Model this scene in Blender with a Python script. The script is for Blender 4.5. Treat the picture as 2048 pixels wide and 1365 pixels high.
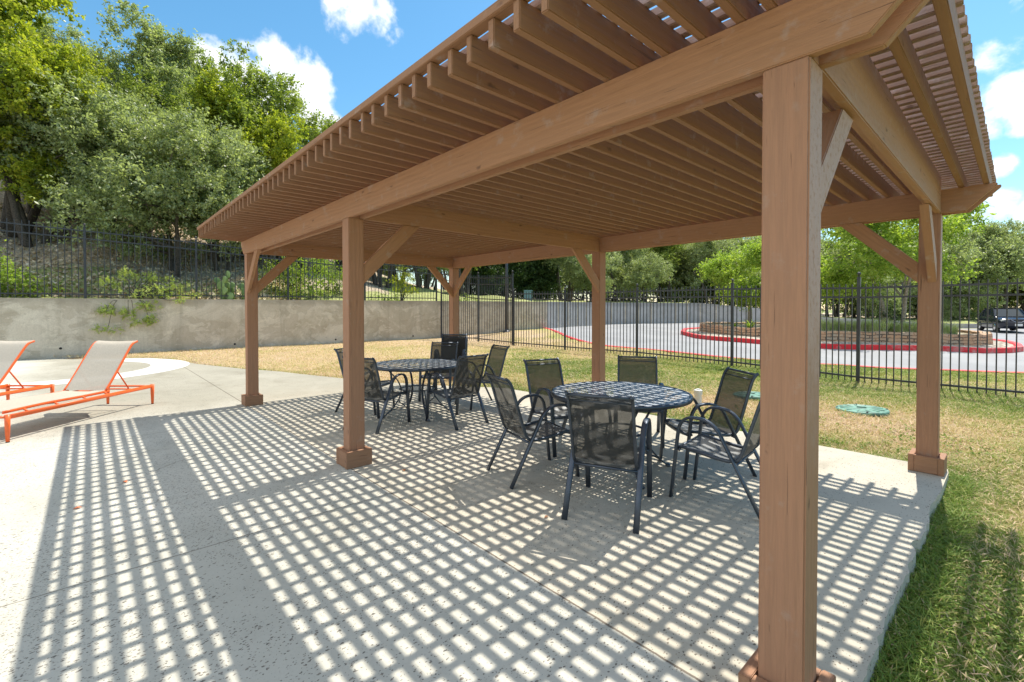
import bpy, bmesh, math, random
import numpy as np
from mathutils import Vector, Matrix
for o in list(bpy.data.objects): bpy.data.objects.remove(o)
S = bpy.context.scene
COL = S.collection

# ------------------------------------------------------------------ camera, sky, sun, exposure
CAM = Vector((0.4875, -1.8112, 1.5)); YAW = 2.40162; PITCH = -0.01547; F = 926.83
fx, fy = math.cos(YAW), math.sin(YAW); rx, ry = math.sin(YAW), -math.cos(YAW)
cd = bpy.data.cameras.new('camera'); cam = bpy.data.objects.new('camera', cd); COL.objects.link(cam)
cd.sensor_width = 36; cd.lens = 36 * F / 2048; cd.clip_start = 0.05; cd.clip_end = 3000
cd.shift_y = -(682.5 - 633.0) / 2048
cam.location = CAM
cam.rotation_euler = (math.pi / 2 + PITCH, 0, YAW - math.pi / 2)
S.camera = cam

def ray(u, v):                      # direction through a photo pixel (2048 wide)
    f = Vector((fx * math.cos(PITCH), fy * math.cos(PITCH), math.sin(PITCH)))
    r = Vector((rx, ry, 0)); up = r.cross(f)
    return f + r * ((u - 1024) / F) + up * ((633 - v) / F)
def W(L, d, z=0.0):                 # lateral / depth metres from the camera -> world
    return Vector((CAM.x + fx * d + rx * L, CAM.y + fy * d + ry * L, z))
def U(u, d, z=0.0): return W((u - 1024) / F * d, d, z)
def LD(x, y):
    dx, dy = x - CAM.x, y - CAM.y
    return dx * rx + dy * ry, dx * fx + dy * fy

SUN = Vector((-0.07, 0.537, 1.0)).normalized()
SUN_EL = math.asin(SUN.z); SUN_AZ = math.atan2(SUN.x, SUN.y)
w = bpy.data.worlds.new('World'); S.world = w; w.use_nodes = True
nt = w.node_tree; N = nt.nodes; N.clear()
def wn(t, **k):
    n = N.new(t)
    for a, b in k.items(): setattr(n, a, b)
    return n
sky = wn('ShaderNodeTexSky', sky_type='NISHITA'); sky.sun_disc = False
sky.sun_elevation = SUN_EL; sky.sun_rotation = SUN_AZ
sky.air_density = 1.1; sky.dust_density = 0.3; sky.ozone_density = 2.2; sky.altitude = 200
hs = wn('ShaderNodeHueSaturation'); hs.inputs['Saturation'].default_value = 1.22; hs.inputs['Value'].default_value = 1.0; hs.inputs['Hue'].default_value = 0.485
nt.links.new(sky.outputs[0], hs.inputs['Color'])
bg = wn('ShaderNodeBackground'); bg.inputs[1].default_value = 0.108
nt.links.new(hs.outputs[0], bg.inputs[0])
tc = wn('ShaderNodeTexCoord')
def wm(op, a, b=None, c=None):
    n = wn('ShaderNodeMath', operation=op)
    for i, x in enumerate((a, b, c)):
        if x is None: continue
        if isinstance(x, (int, float)): n.inputs[i].default_value = x
        else: nt.links.new(x, n.inputs[i])
    return n.outputs[0]
# clouds: cumulus heaps at given sky directions, broken up by noise
nz = wn('ShaderNodeTexNoise'); nz.inputs['Scale'].default_value = 9; nz.inputs['Detail'].default_value = 9; nz.inputs['Roughness'].default_value = 0.6; nz.inputs['Distortion'].default_value = 0.25
nt.links.new(tc.outputs['Generated'], nz.inputs['Vector'])
nz3 = wn('ShaderNodeTexNoise'); nz3.inputs['Scale'].default_value = 30; nz3.inputs['Detail'].default_value = 6
nt.links.new(tc.outputs['Generated'], nz3.inputs['Vector'])
mask = None
for (u, v, rad, st) in [(700, 5, 62, 1), (745, 35, 48, .8), (780, 75, 30, .6), (672, -60, 60, .8), (415, 112, 42, 1.1), (560, 120, 50, 1.1), (600, 175, 60, 1.15), (630, 215, 45, 1.1), (500, 170, 80, 1.0), (650, 240, 34, 1.1), (380, 150, 50, .9),
        (1985, 120, 45, .8), (2030, 95, 40, .7), (2000, 200, 52, 1.0), (2060, 215, 60, 1), (1985, 255, 30, .8), (1998, 330, 30, .9), (2010, 405, 34, .9), (2070, 415, 40, .9), (1950, 440, 30, .7), (2150, 60, 60, .8), (2040, 8, 22, .7)]:
    d = ray(u, v).normalized()
    ang = rad / F * (d.dot(Vector((fx, fy, 0)))) ** 1.2
    vm = wn('ShaderNodeVectorMath', operation='DOT_PRODUCT'); vm.inputs[1].default_value = d
    nt.links.new(tc.outputs['Generated'], vm.inputs[0])
    mr = wn('ShaderNodeMapRange', interpolation_type='LINEAR')
    mr.inputs[1].default_value = math.cos(ang * 1.5); mr.inputs[2].default_value = 1.0
    mr.inputs[3].default_value = 0; mr.inputs[4].default_value = st
    nt.links.new(vm.outputs['Value'], mr.inputs[0])
    mask = mr.outputs[0] if mask is None else wm('MAXIMUM', mask, mr.outputs[0])
# broad unseen cloud banks behind, beside and overhead, added as neutral fill light
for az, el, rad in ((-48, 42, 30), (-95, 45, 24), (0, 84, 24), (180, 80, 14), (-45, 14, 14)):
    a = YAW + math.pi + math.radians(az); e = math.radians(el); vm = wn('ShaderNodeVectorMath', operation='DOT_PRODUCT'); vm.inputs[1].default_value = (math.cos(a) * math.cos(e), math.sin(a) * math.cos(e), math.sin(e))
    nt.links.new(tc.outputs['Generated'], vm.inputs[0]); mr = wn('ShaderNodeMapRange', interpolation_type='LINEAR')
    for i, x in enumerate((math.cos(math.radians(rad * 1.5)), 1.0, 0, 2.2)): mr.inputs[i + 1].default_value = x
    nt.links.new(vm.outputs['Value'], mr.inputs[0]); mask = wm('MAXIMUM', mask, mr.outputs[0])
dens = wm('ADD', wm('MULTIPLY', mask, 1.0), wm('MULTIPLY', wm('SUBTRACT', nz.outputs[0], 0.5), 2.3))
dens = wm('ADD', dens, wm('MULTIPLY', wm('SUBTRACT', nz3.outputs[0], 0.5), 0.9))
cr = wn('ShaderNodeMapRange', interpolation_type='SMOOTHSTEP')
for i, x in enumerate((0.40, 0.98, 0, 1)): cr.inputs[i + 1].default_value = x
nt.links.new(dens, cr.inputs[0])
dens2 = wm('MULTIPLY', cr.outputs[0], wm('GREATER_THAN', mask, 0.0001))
cc = wn('ShaderNodeMapRange')
for i, x in enumerate((0.75, 1.5, 0, 1)): cc.inputs[i + 1].default_value = x
nt.links.new(dens, cc.inputs[0])
mixc = wn('ShaderNodeMix', data_type='RGBA'); mixc.inputs[6].default_value = (1.0, 1.0, 1.0, 1); mixc.inputs[7].default_value = (.70, .75, .83, 1)
nt.links.new(cc.outputs[0], mixc.inputs[0])
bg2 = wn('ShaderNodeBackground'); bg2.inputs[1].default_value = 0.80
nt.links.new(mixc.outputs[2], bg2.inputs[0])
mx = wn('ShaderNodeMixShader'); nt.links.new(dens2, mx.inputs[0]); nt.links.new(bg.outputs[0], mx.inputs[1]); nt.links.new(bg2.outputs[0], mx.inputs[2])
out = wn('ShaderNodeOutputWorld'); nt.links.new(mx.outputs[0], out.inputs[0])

sl = bpy.data.lights.new('sun', 'SUN'); so = bpy.data.objects.new('sun', sl); COL.objects.link(so)
sl.energy = 3.7; sl.angle = math.radians(0.48); sl.color = (1.0, 0.93, 0.83)
so.rotation_euler = (-SUN).to_track_quat('-Z', 'Y').to_euler()
S.view_settings.view_transform = 'Standard'; S.view_settings.look = 'None'
S.view_settings.exposure = 0.86; S.view_settings.gamma = 1
try:
    S.cycles.max_bounces = 10; S.cycles.diffuse_bounces = 5; S.cycles.transparent_max_bounces = 24
except Exception: pass

# ------------------------------------------------------------------ helpers
RNG = random.Random(7)
def tag(o, label=None, cat=None, group=None, kind=None):
    if label: o['label'] = label
    if cat: o['category'] = cat
    if group: o['group'] = group
    if kind: o['kind'] = kind
    return o
def empty(name, loc, rz=0.0, label=None, cat=None, group=None):
    o = bpy.data.objects.new(name, None); COL.objects.link(o)
    o.location = loc; o.rotation_euler = (0, 0, rz); o.empty_display_size = 0.1
    return tag(o, label, cat, group)
class MB:
    def __init__(s): s.v = []; s.f = []; s.m = []
    def add(s, vs, fs, mi=0):
        b = len(s.v); s.v += [tuple(x) for x in vs]; s.f += [tuple(b + i for i in f) for f in fs]; s.m += [mi] * len(fs)
    def box(s, c, d, rz=0.0, mi=0):
        x, y, z = d[0] / 2, d[1] / 2, d[2] / 2; M = Matrix.Rotation(rz, 3, 'Z'); c = Vector(c)
        vs = [c + M @ Vector((a * x, b * y, e * z)) for e in (-1, 1) for a, b in ((-1, -1), (1, -1), (1, 1), (-1, 1))]
        s.add(vs, [(0, 3, 2, 1), (4, 5, 6, 7), (0, 1, 5, 4), (1, 2, 6, 5), (2, 3, 7, 6), (3, 0, 4, 7)], mi)
    def bx(s, x0, x1, y0, y1, z0, z1, mi=0): s.box(((x0 + x1) / 2, (y0 + y1) / 2, (z0 + z1) / 2), (abs(x1 - x0), abs(y1 - y0), abs(z1 - z0)), 0, mi)
    def tube(s, path, r, n=8, closed=False, flat=None, mi=0, side=None):
        # flat=(a,b): elliptical/rounded-rect section half sizes; side = fixed side vector
        P = [Vector(p) for p in path]; m = len(P); rings = []
        prev = None
        for i, p in enumerate(P):
            a = P[(i - 1) % m] if (closed or i > 0) else p; b = P[(i + 1) % m] if (closed or i < m - 1) else p
            t = (b - a)
            if t.length < 1e-9: t = Vector((0, 0, 1))
            t.normalize()
            if side is not None: sd = (Vector(side) - t * t.dot(Vector(side))).normalized()
            else:
                ref = prev if prev is not None else (Vector((0, 0, 1)) if abs(t.z) < .9 else Vector((1, 0, 0)))
                sd = (ref - t * t.dot(ref))
                sd = sd.normalized() if sd.length > 1e-6 else t.orthogonal().normalized()
                prev = sd
            up = t.cross(sd); rr = r[i] if isinstance(r, (list, tuple)) else r
            ring = []
            for k in range(n):
                an = 2 * math.pi * (k + .5) / n; c_, s_ = math.cos(an), math.sin(an)
                if flat:
                    e = .5
                    c_ = math.copysign(abs(c_) ** e, c_); s_ = math.copysign(abs(s_) ** e, s_)
                    ring.append(p + sd * (flat[0] * c_) + up * (flat[1] * s_))
                else: ring.append(p + (sd * c_ + up * s_) * rr)
            rings.append(ring)
        vs = [q for rg in rings for q in rg]; fs = []
        for i in range(m if closed else m - 1):
            j = (i + 1) % m
            for k in range(n):
                k2 = (k + 1) % n
                fs.append((i * n + k, i * n + k2, j * n + k2, j * n + k))
        if not closed: fs += [tuple(range(n - 1, -1, -1)), tuple((m - 1) * n + k for k in range(n))]
        s.add(vs, fs, mi)
    def lathe(s, prof, n=24, c=(0, 0, 0), mi=0):
        c = Vector(c); vs = []; fs = []
        for r, z in prof:
            for k in range(n):
                a = 2 * math.pi * k / n; vs.append(c + Vector((r * math.cos(a), r * math.sin(a), z)))
        for i in range(len(prof) - 1):
            for k in range(n): fs.append((i * n + k, i * n + (k + 1) % n, (i + 1) * n + (k + 1) % n, (i + 1) * n + k))
        fs.append(tuple(range(n - 1, -1, -1))); fs.append(tuple((len(prof) - 1) * n + k for k in range(n)))
        s.add(vs, fs, mi)
    def prism(s, poly, axis, a, b, mi=0):
        # poly: 2D points; axis 'y': poly in (x,z) extruded y a..b ; 'x': poly in (y,z); 'z': poly in (x,y)
        def P(p, t): return {'y': (p[0], t, p[1]), 'x': (t, p[0], p[1]), 'z': (p[0], p[1], t)}[axis]
        n = len(poly); vs = [P(p, a) for p in poly] + [P(p, b) for p in poly]
        fs = [tuple(range(n - 1, -1, -1)), tuple(range(n, 2 * n))] + [(i, (i + 1) % n, n + (i + 1) % n, n + i) for i in range(n)]
        s.add(vs, fs, mi)
    def build(s, name, mat, parent=None, smooth=False, bevel=0.0, fix=True):
        me = bpy.data.meshes.new(name); me.from_pydata(s.v, [], s.f)
        for m_ in (mat if isinstance(mat, (list, tuple)) else [mat]): me.materials.append(m_)
        if any(s.m): me.polygons.foreach_set('material_index', s.m)
        if fix or bevel:
            bm = bmesh.new(); bm.from_mesh(me)
            bmesh.ops.recalc_face_normals(bm, faces=bm.faces)
            if bevel: bmesh.ops.bevel(bm, geom=[e for e in bm.edges if len(e.link_faces) == 2 and e.calc_face_angle(0) > .6], offset=bevel, segments=2, affect='EDGES', clamp_overlap=True)
            bm.to_mesh(me); bm.free()
        if smooth: me.shade_smooth()
        o = bpy.data.objects.new(name, me); COL.objects.link(o)
        if parent: o.parent = parent
        return o
def np_mesh(name, V, Q, mat, cols=None, parent=None, tri=False, smooth=False):
    me = bpy.data.meshes.new(name); k = 3 if tri else 4
    V = np.asarray(V, np.float32); Q = np.asarray(Q, np.int32)
    me.vertices.add(len(V)); me.vertices.foreach_set('co', V.ravel())
    me.loops.add(Q.size); me.loops.foreach_set('vertex_index', Q.ravel())
    me.polygons.add(len(Q)); me.polygons.foreach_set('loop_start', np.arange(0, Q.size, k, dtype=np.int32)); me.polygons.foreach_set('loop_total', np.full(len(Q), k, np.int32))
    me.update(calc_edges=True); me.validate()
    if cols is not None:
        a = me.attributes.new('tone', 'FLOAT', 'POINT'); a.data.foreach_set('value', np.asarray(cols, np.float32))
    for m_ in (mat if isinstance(mat, (list, tuple)) else [mat]): me.materials.append(m_)
    if smooth: me.shade_smooth()
    o = bpy.data.objects.new(name, me); COL.objects.link(o)
    if parent: o.parent = parent
    return o
def children(o): return [c for c in COL.objects if c.parent == o]
KIDS = {}
def copy_tree(o, parent=None):
    c = o.copy(); COL.objects.link(c); c.parent = parent
    if o.name not in KIDS: KIDS[o.name] = [x for x in bpy.data.objects if x.parent == o]
    for ch in KIDS[o.name]: copy_tree(ch, c)
    return c

# ------------------------------------------------------------------ materials
class Mat:
    def __init__(s, name):
        s.m = bpy.data.materials.new(name); s.m.use_nodes = True; s.t = s.m.node_tree
        s.b = s.t.nodes['Principled BSDF']; s.o = s.t.nodes['Material Output']
    def n(s, t, **k):
        n = s.t.nodes.new(t)
        for a, b in k.items(): setattr(n, a, b)
        return n
    def l(s, a, b): s.t.links.new(a, b)
    def sock(s, x, inp):
        if isinstance(x, (int, float)): inp.default_value = x
        elif isinstance(x, tuple): inp.default_value = (*x, 1) if len(x) == 3 and inp.type == 'RGBA' else x
        else: s.l(x, inp)
    def math(s, op, a, b=0.0, c=None):
        n = s.n('ShaderNodeMath', operation=op); s.sock(a, n.inputs[0]); s.sock(b, n.inputs[1])
        if c is not None: s.sock(c, n.inputs[2])
        return n.outputs[0]
    def noise(s, vec, scale, detail=4, rough=.55, dist=0.0):
        n = s.n('ShaderNodeTexNoise'); n.inputs['Scale'].default_value = scale; n.inputs['Detail'].default_value = detail
        n.inputs['Roughness'].default_value = rough; n.inputs['Distortion'].default_value = dist
        if vec is not None: s.l(vec, n.inputs['Vector'])
        return n.outputs[0]
    def map(s, vec, scale=(1, 1, 1), loc=(0, 0, 0)):
        n = s.n('ShaderNodeMapping'); n.inputs['Scale'].default_value = scale; n.inputs['Location'].default_value = loc
        s.l(vec, n.inputs['Vector']); return n.outputs[0]
    def obj(s):
        tc = s.n('ShaderNodeTexCoord'); oi = s.n('ShaderNodeObjectInfo')
        v = s.n('ShaderNodeVectorMath', operation='ADD'); s.l(tc.outputs['Object'], v.inputs[0])
        m = s.math('MULTIPLY', oi.outputs['Random'], 37.0); s.l(m, v.inputs[1]); s.rand = oi.outputs['Random']
        return v.outputs[0]
    def world(s):
        g = s.n('ShaderNodeNewGeometry'); return g.outputs['Position']
    def ramp(s, f, stops, interp='LINEAR'):
        n = s.n('ShaderNodeValToRGB'); n.color_ramp.interpolation = interp; e = n.color_ramp.elements
        while len(e) > 1: e.remove(e[-1])
        e[0].position = stops[0][0]; e[0].color = (*stops[0][1], 1)
        for p, c in stops[1:]:
            x = e.new(p); x.color = (*c, 1)
        s.l(f, n.inputs[0]); return n.outputs[0]
    def rng(s, f, a, b, c=0.0, d=1.0, smooth=True):
        n = s.n('ShaderNodeMapRange', interpolation_type='SMOOTHSTEP' if smooth else 'LINEAR')
        s.sock(f, n.inputs[0])
        for i, x in enumerate((a, b, c, d)): n.inputs[i + 1].default_value = x
        return n.outputs[0]
    def mix(s, f, a, b, mode='MIX'):
        n = s.n('ShaderNodeMix', data_type='RGBA', blend_type=mode); s.sock(f, n.inputs[0]); s.sock(a, n.inputs[6]); s.sock(b, n.inputs[7]); return n.outputs[2]
    def base(s, c): s.sock(c, s.b.inputs['Base Color'])
    def rough(s, r): s.sock(r, s.b.inputs['Roughness'])
    def bump(s, h, strength=.5, dist=.01):
        n = s.n('ShaderNodeBump'); n.inputs['Strength'].default_value = strength; n.inputs['Distance'].default_value = dist
        s.l(h, n.inputs['Height']); s.l(n.outputs[0], s.b.inputs['Normal'])
def simple(name, col, rough=.5, metal=0.0, spec=None, var=.08, vs=8):
    m = Mat(name); v = m.obj(); f = m.noise(v, vs, 5)
    m.base(m.mix(m.rng(f, .35, .65, 0, 1), tuple(c * (1 - var) for c in col), tuple(min(1, c * (1 + var)) for c in col)))
    m.rough(rough); m.b.inputs['Metallic'].default_value = metal
    if spec is not None: m.b.inputs['Specular IOR Level'].default_value = spec
    return m.m

def wood(name, col, wear=0.25, worn=(.42, .33, .29), amt=.5):
    # local X is the length of the timber
    m = Mat(name); v = m.obj()
    g1 = m.noise(m.map(v, (1.2, 26, 26)), 2.2, 6, .6, 1.6)
    g2 = m.noise(m.map(v, (3, 120, 120)), 1.5, 3, .6)
    wv = m.n('ShaderNodeTexWave', wave_type='RINGS', rings_direction='X'); wv.inputs['Scale'].default_value = 11; wv.inputs['Distortion'].default_value = 7; wv.inputs['Detail'].default_value = 3; wv.inputs['Detail Scale'].default_value = .8
    m.l(m.map(v, (.22, 1, 1)), wv.inputs['Vector'])
    big = m.noise(v, 1.3, 4); blot = m.noise(v, 9, 6, .65)
    dk = tuple(c * .80 for c in col); lt = tuple(c * 1.10 for c in col)
    dk = tuple(c * .90 for c in col); lt = tuple(c * 1.05 for c in col); c = m.mix(m.rng(g1, .35, .65), dk, lt)
    c = m.mix(m.math('MULTIPLY', m.rng(wv.outputs[1], .2, .9), .12), c, tuple(x * .72 for x in col))
    c = m.mix(m.math('MULTIPLY', m.rng(big, .4, .65), .35), c, tuple(x * y for x, y in zip(col, (.88, .86, .85))))
    hv = m.math('SUBTRACT', m.rand, .5); 
    c = m.mix(m.math('MULTIPLY', m.math('ABSOLUTE', hv), .5), c, tuple(x * y for x, y in zip(col, (1.12, 1.1, 1.02))))
    # worn pale paint patches and flakes
    pf = m.math('MULTIPLY', m.rng(blot, .62 - wear * .25, .72, 0, 1), amt)
    c = m.mix(pf, c, worn)
    g_ = m.n('ShaderNodeNewGeometry'); sn = m.n('ShaderNodeSeparateXYZ'); m.l(g_.outputs['Normal'], sn.inputs[0]); spz = m.n('ShaderNodeSeparateXYZ'); m.l(g_.outputs['Position'], spz.inputs[0])
    bl = m.math('MULTIPLY', m.rng(sn.outputs[0], .7, .9), m.math('MULTIPLY', m.rng(m.math('ADD', spz.outputs[2], m.math('MULTIPLY', m.noise(g_.outputs['Position'], 6, 5, .7), .8)), 1.25, 2.1), m.math('MULTIPLY', m.rng(spz.outputs[0], -.4, -.2), m.rng(spz.outputs[2], 2.33, 2.40, 1, .35))))
    flake = m.noise(g_.outputs['Position'], 38, 5, .75)
    c = m.mix(m.math('MULTIPLY', bl, m.rng(flake, .36, .5, .25, .75)), c, (.56, .38, .34))
    # knots: few dark spots
    kn_ = m.n('ShaderNodeTexNoise'); kn_.inputs['Scale'].default_value = 30; m.l(v, kn_.inputs['Vector']); ks = m.n('ShaderNodeVectorMath', operation='SCALE'); ks.inputs['Scale'].default_value = .035; m.l(kn_.outputs[1], ks.inputs[0]); ka = m.n('ShaderNodeVectorMath', operation='ADD'); m.l(v, ka.inputs[0]); m.l(ks.outputs[0], ka.inputs[1]); kv = ka.outputs[0]
    vo = m.n('ShaderNodeTexVoronoi'); vo.inputs['Scale'].default_value = 3.3; m.l(m.map(kv, (.8, 2.2, 2.2)), vo.inputs['Vector'])
    kn = m.rng(vo.outputs['Distance'], .02, .115, 1, 0)
    c = m.mix(m.math('MULTIPLY', kn, .7), c, (.11, .055, .035))
    # fine cracks along grain
    ck = m.noise(m.map(v, (1.0, 34, 34), (3, 1, 2)), 3.1, 2, .5, .6)
    ckm = m.rng(ck, .268, .29, 1, 0)
    c = m.mix(m.math('MULTIPLY', ckm, .6), c, (.08, .045, .03))
    m.base(c); m.rough(m.rng(g1, .3, .7, .62, .8))
    h = m.math('ADD', m.math('MULTIPLY', g2, .7), m.math('MULTIPLY', wv.outputs[1], .5)); h = m.math('ADD', h, m.math('MULTIPLY', g1, .2))
    h = m.math('ADD', h, m.math('MULTIPLY', blot, .35)); h = m.math('SUBTRACT', h, m.math('MULTIPLY', ckm, .8)); h = m.math('SUBTRACT', h, m.math('MULTIPLY', kn, .6))
    m.bump(h, .6, .004); m.b.inputs['Specular IOR Level'].default_value = .35
    return m.m
WC = (.40, .21, .115)
M_wood = wood('painted_brown_wood', WC)
M_raft = wood('rafter_wood', (.31, .16, .085), .2)
M_post = wood('post_wood', (.40, .21, .125), .15, (.42, .31, .25), .35)
M_slat = wood('slat_wood', (.36, .24, .19), .6, (.50, .42, .41), .8)
M_base = wood('base_wood', (.35, .19, .11), .1, (.40, .28, .22), .4)

def concrete(name, c1, c2, pits=1.0, joints=True):
    m = Mat(name); p = m.world()
    big = m.noise(p, .55, 5, .6, .4); mid = m.noise(p, 4.5, 6, .65); fine = m.noise(p, 60, 3, .7)
    c = m.mix(m.rng(big, .32, .68), c1, c2)
    c = m.mix(m.math('MULTIPLY', m.rng(mid, .45, .7), .28), c, tuple(x * .78 for x in c1))
    c = m.mix(m.math('MULTIPLY', m.rng(fine, .5, .75), .22), c, tuple(x * .6 for x in c1))
    # elongated pits / exposed chips; denser in the y<0 field
    sep = m.n('ShaderNodeSeparateXYZ'); m.l(p, sep.inputs[0])
    fld = m.rng(sep.outputs[1], -.01, .01, 1, .45, False)
    far = m.rng(sep.outputs[0], -9, -6, .35, 1)
    dz = m.noise(p, 1.1, 3, .5); dmod = m.math('MULTIPLY', m.math('MULTIPLY', fld, far), m.rng(dz, .36, .6, .35, 1.0))
    pit = None
    for sc, th, lc in ((62, .34, 0), (112, .36, 3.3)):
        vo = m.n('ShaderNodeTexVoronoi'); vo.inputs['Scale'].default_value = sc
        mp = m.n('ShaderNodeMapping'); mp.inputs['Rotation'].default_value = (0, 0, .5); mp.inputs['Scale'].default_value = (1, .55, 1); mp.inputs['Location'].default_value = (lc, lc, 0)
        wob = m.n('ShaderNodeVectorMath', operation='ADD'); nn = m.n('ShaderNodeTexNoise'); nn.inputs['Scale'].default_value = 70; m.l(p, nn.inputs['Vector'])
        scl = m.n('ShaderNodeVectorMath', operation='SCALE'); m.l(nn.outputs[1], scl.inputs[0]); scl.inputs['Scale'].default_value = .016
        m.l(p, wob.inputs[0]); m.l(scl.outputs[0], wob.inputs[1]); m.l(wob.outputs[0], mp.inputs['Vector']); m.l(mp.outputs[0], vo.inputs['Vector'])
        sc_ = m.n('ShaderNodeSeparateColor'); m.l(vo.outputs['Color'], sc_.inputs[0])
        on = m.math('LESS_THAN', sc_.outputs[0], m.math('MULTIPLY', dmod, .52 * pits))
        rad = m.math('MULTIPLY', m.math('ADD', m.math('MULTIPLY', sc_.outputs[1], .7), .3), th)
        q = m.math('MULTIPLY', on, m.math('LESS_THAN', vo.outputs['Distance'], rad))
        pit = q if pit is None else m.math('MAXIMUM', pit, q)
    cdk = m.mix(m.rng(fine, .4, .6), (.05, .045, .04), (.20, .17, .14))
    c = m.mix(m.math('MULTIPLY', pit, .82), c, cdk)
    # stains
    st = m.noise(p, .9, 7, .7, .8); c = m.mix(m.rng(st, .52, .75, 0, .5), c, tuple(x * y for x, y in zip(c1, (.62, .58, .52))))
    hc = m.noise(p, .75, 9, .62, .9); hcm = m.rng(m.math('ABSOLUTE', m.math('SUBTRACT', hc, .52)), .0006, .0022, .5, 0); hcm = m.math('MULTIPLY', hcm, m.rng(m.noise(p, .4, 3, .5), .5, .6)); c = m.mix(hcm, c, (.16, .14, .115))
    h = m.math('SUBTRACT', m.math('MULTIPLY', fine, .4), m.math('MULTIPLY', pit, 1.0))
    if joints:
        wobj = m.math('MULTIPLY', m.math('SUBTRACT', m.noise(p, 14, 4, .7), .5), .012)
        def line(co, at, wd, lim=None):
            dd = m.math('ABSOLUTE', m.math('SUBTRACT', m.math('ADD', co, wobj), at))
            r = m.rng(dd, wd * .5, wd, 1, 0)
            if lim is not None: r = m.math('MULTIPLY', r, lim)
            return r
        yneg = m.math('LESS_THAN', sep.outputs[1], -.0)
        j = line(sep.outputs[1], -.006, .008)
        j = m.math('MAXIMUM', j, m.math('MULTIPLY', line(sep.outputs[0], -2.955, .006, yneg), .8))
        j = m.math('MAXIMUM', j, m.math('MULTIPLY', line(sep.outputs[0], -6.53, .006, yneg), .8))
        xs = m.math('SUBTRACT', sep.outputs[1], m.math('MULTIPLY', m.math('ADD', sep.outputs[0], 4.98), -1.14)); 
        xs = m.math('ADD', xs, m.math('MULTIPLY', m.math('SUBTRACT', m.noise(p, 5, 5, .7), .5), .2))
        ck = m.math('MULTIPLY', m.rng(m.math('ABSOLUTE', m.math('ADD', xs, 1.29)), .004, .012, 1, 0), m.math('MULTIPLY', m.rng(sep.outputs[0], -5.35, -5.2, 0, 1), m.math('MULTIPLY', yneg, m.rng(sep.outputs[0], -4.75, -4.6, 1, 0))))
        j = m.math('MAXIMUM', j, m.math('MULTIPLY', ck, .7))
        c = m.mix(m.math('MULTIPLY', j, .8), c, (.10, .075, .055)); h = m.math('SUBTRACT', h, m.math('MULTIPLY', j, 1.5))
    m.base(c); m.rough(.85); m.bump(h, .5, .004); m.b.inputs['Specular IOR Level'].default_value = .25
    return m
def field_concrete():
    m = concrete('patio_concrete', (.46, .45, .385), (.55, .535, .465), 1.6)
    # warmer slab under the pergola (y>0)
    t = m.t; src = [l.from_socket for l in t.links if l.to_socket == m.b.inputs['Base Color']][0]
    p = m.world(); sep = m.n('ShaderNodeSeparateXYZ'); m.l(p, sep.inputs[0])
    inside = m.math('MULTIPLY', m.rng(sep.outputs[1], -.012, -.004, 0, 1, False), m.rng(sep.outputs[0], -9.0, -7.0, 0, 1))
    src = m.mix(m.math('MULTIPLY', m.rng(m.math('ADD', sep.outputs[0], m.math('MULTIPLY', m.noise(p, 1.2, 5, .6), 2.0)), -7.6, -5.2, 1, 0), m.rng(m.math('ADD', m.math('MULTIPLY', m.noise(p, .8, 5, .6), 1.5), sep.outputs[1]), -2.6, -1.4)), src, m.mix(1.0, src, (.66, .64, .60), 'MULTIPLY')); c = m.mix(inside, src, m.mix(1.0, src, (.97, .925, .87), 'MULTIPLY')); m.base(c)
    return m.m
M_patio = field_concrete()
M_ring = concrete('pale_concrete', (.58, .57, .53), (.64, .63, .59), .2, False).m

def wall_mat(name, c1, c2, c3, c4, forms=0.0):
    m = Mat(name); p = m.world()
    a = m.noise(p, .55, 7, .68, 1.2); b = m.noise(m.map(p, (1, 1, 1.5)), 1.15, 9, .62, .5); f = m.noise(p, 30, 4, .6)
    vert = m.noise(m.map(p, (3.0, 3.0, .25)), 1.0, 6, .65, .4)
    c = m.mix(m.rng(a, .38, .6), c1, c2)
    patch = m.rng(b, .52, .535); c = m.mix(m.math('MULTIPLY', patch, .38), c, c3)
    b2 = m.noise(m.map(p, (1, 1, 1.6), (5, 2, 1)), 1.9, 9, .66, .7); c = m.mix(m.rng(b2, .56, .575, 0, .38), c, c4)
    c = m.mix(m.rng(vert, .5, .75, 0, .4), c, tuple(x * .55 for x in c1))
    sep = m.n('ShaderNodeSeparateXYZ'); m.l(p, sep.inputs[0])
    top = m.rng(m.math('ADD', sep.outputs[2], m.math('MULTIPLY', b, .35)), 1.72, 2.02, 0, .5); c = m.mix(top, c, tuple(x * .5 for x in c1))
    c = m.mix(m.rng(f, .4, .7, 0, .25), c, tuple(x * .6 for x in c1))
    h = m.math('ADD', m.math('MULTIPLY', f, .3), m.math('MULTIPLY', patch, -.5))
    if forms:
        br = m.n('ShaderNodeTexBrick'); br.inputs['Scale'].default_value = 1; br.offset = 0
    m.base(c); m.rough(.9); m.bump(h, .6, .01)
    return m.m
M_wall = wall_mat('stained_retaining_wall', (.50, .42, .31), (.66, .565, .44), (.38, .305, .215), (.80, .70, .55))
M_wall2 = wall_mat('far_wall_concrete', (.40, .375, .35), (.47, .44, .42), (.36, .33, .31), (.50, .47, .45))

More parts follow.
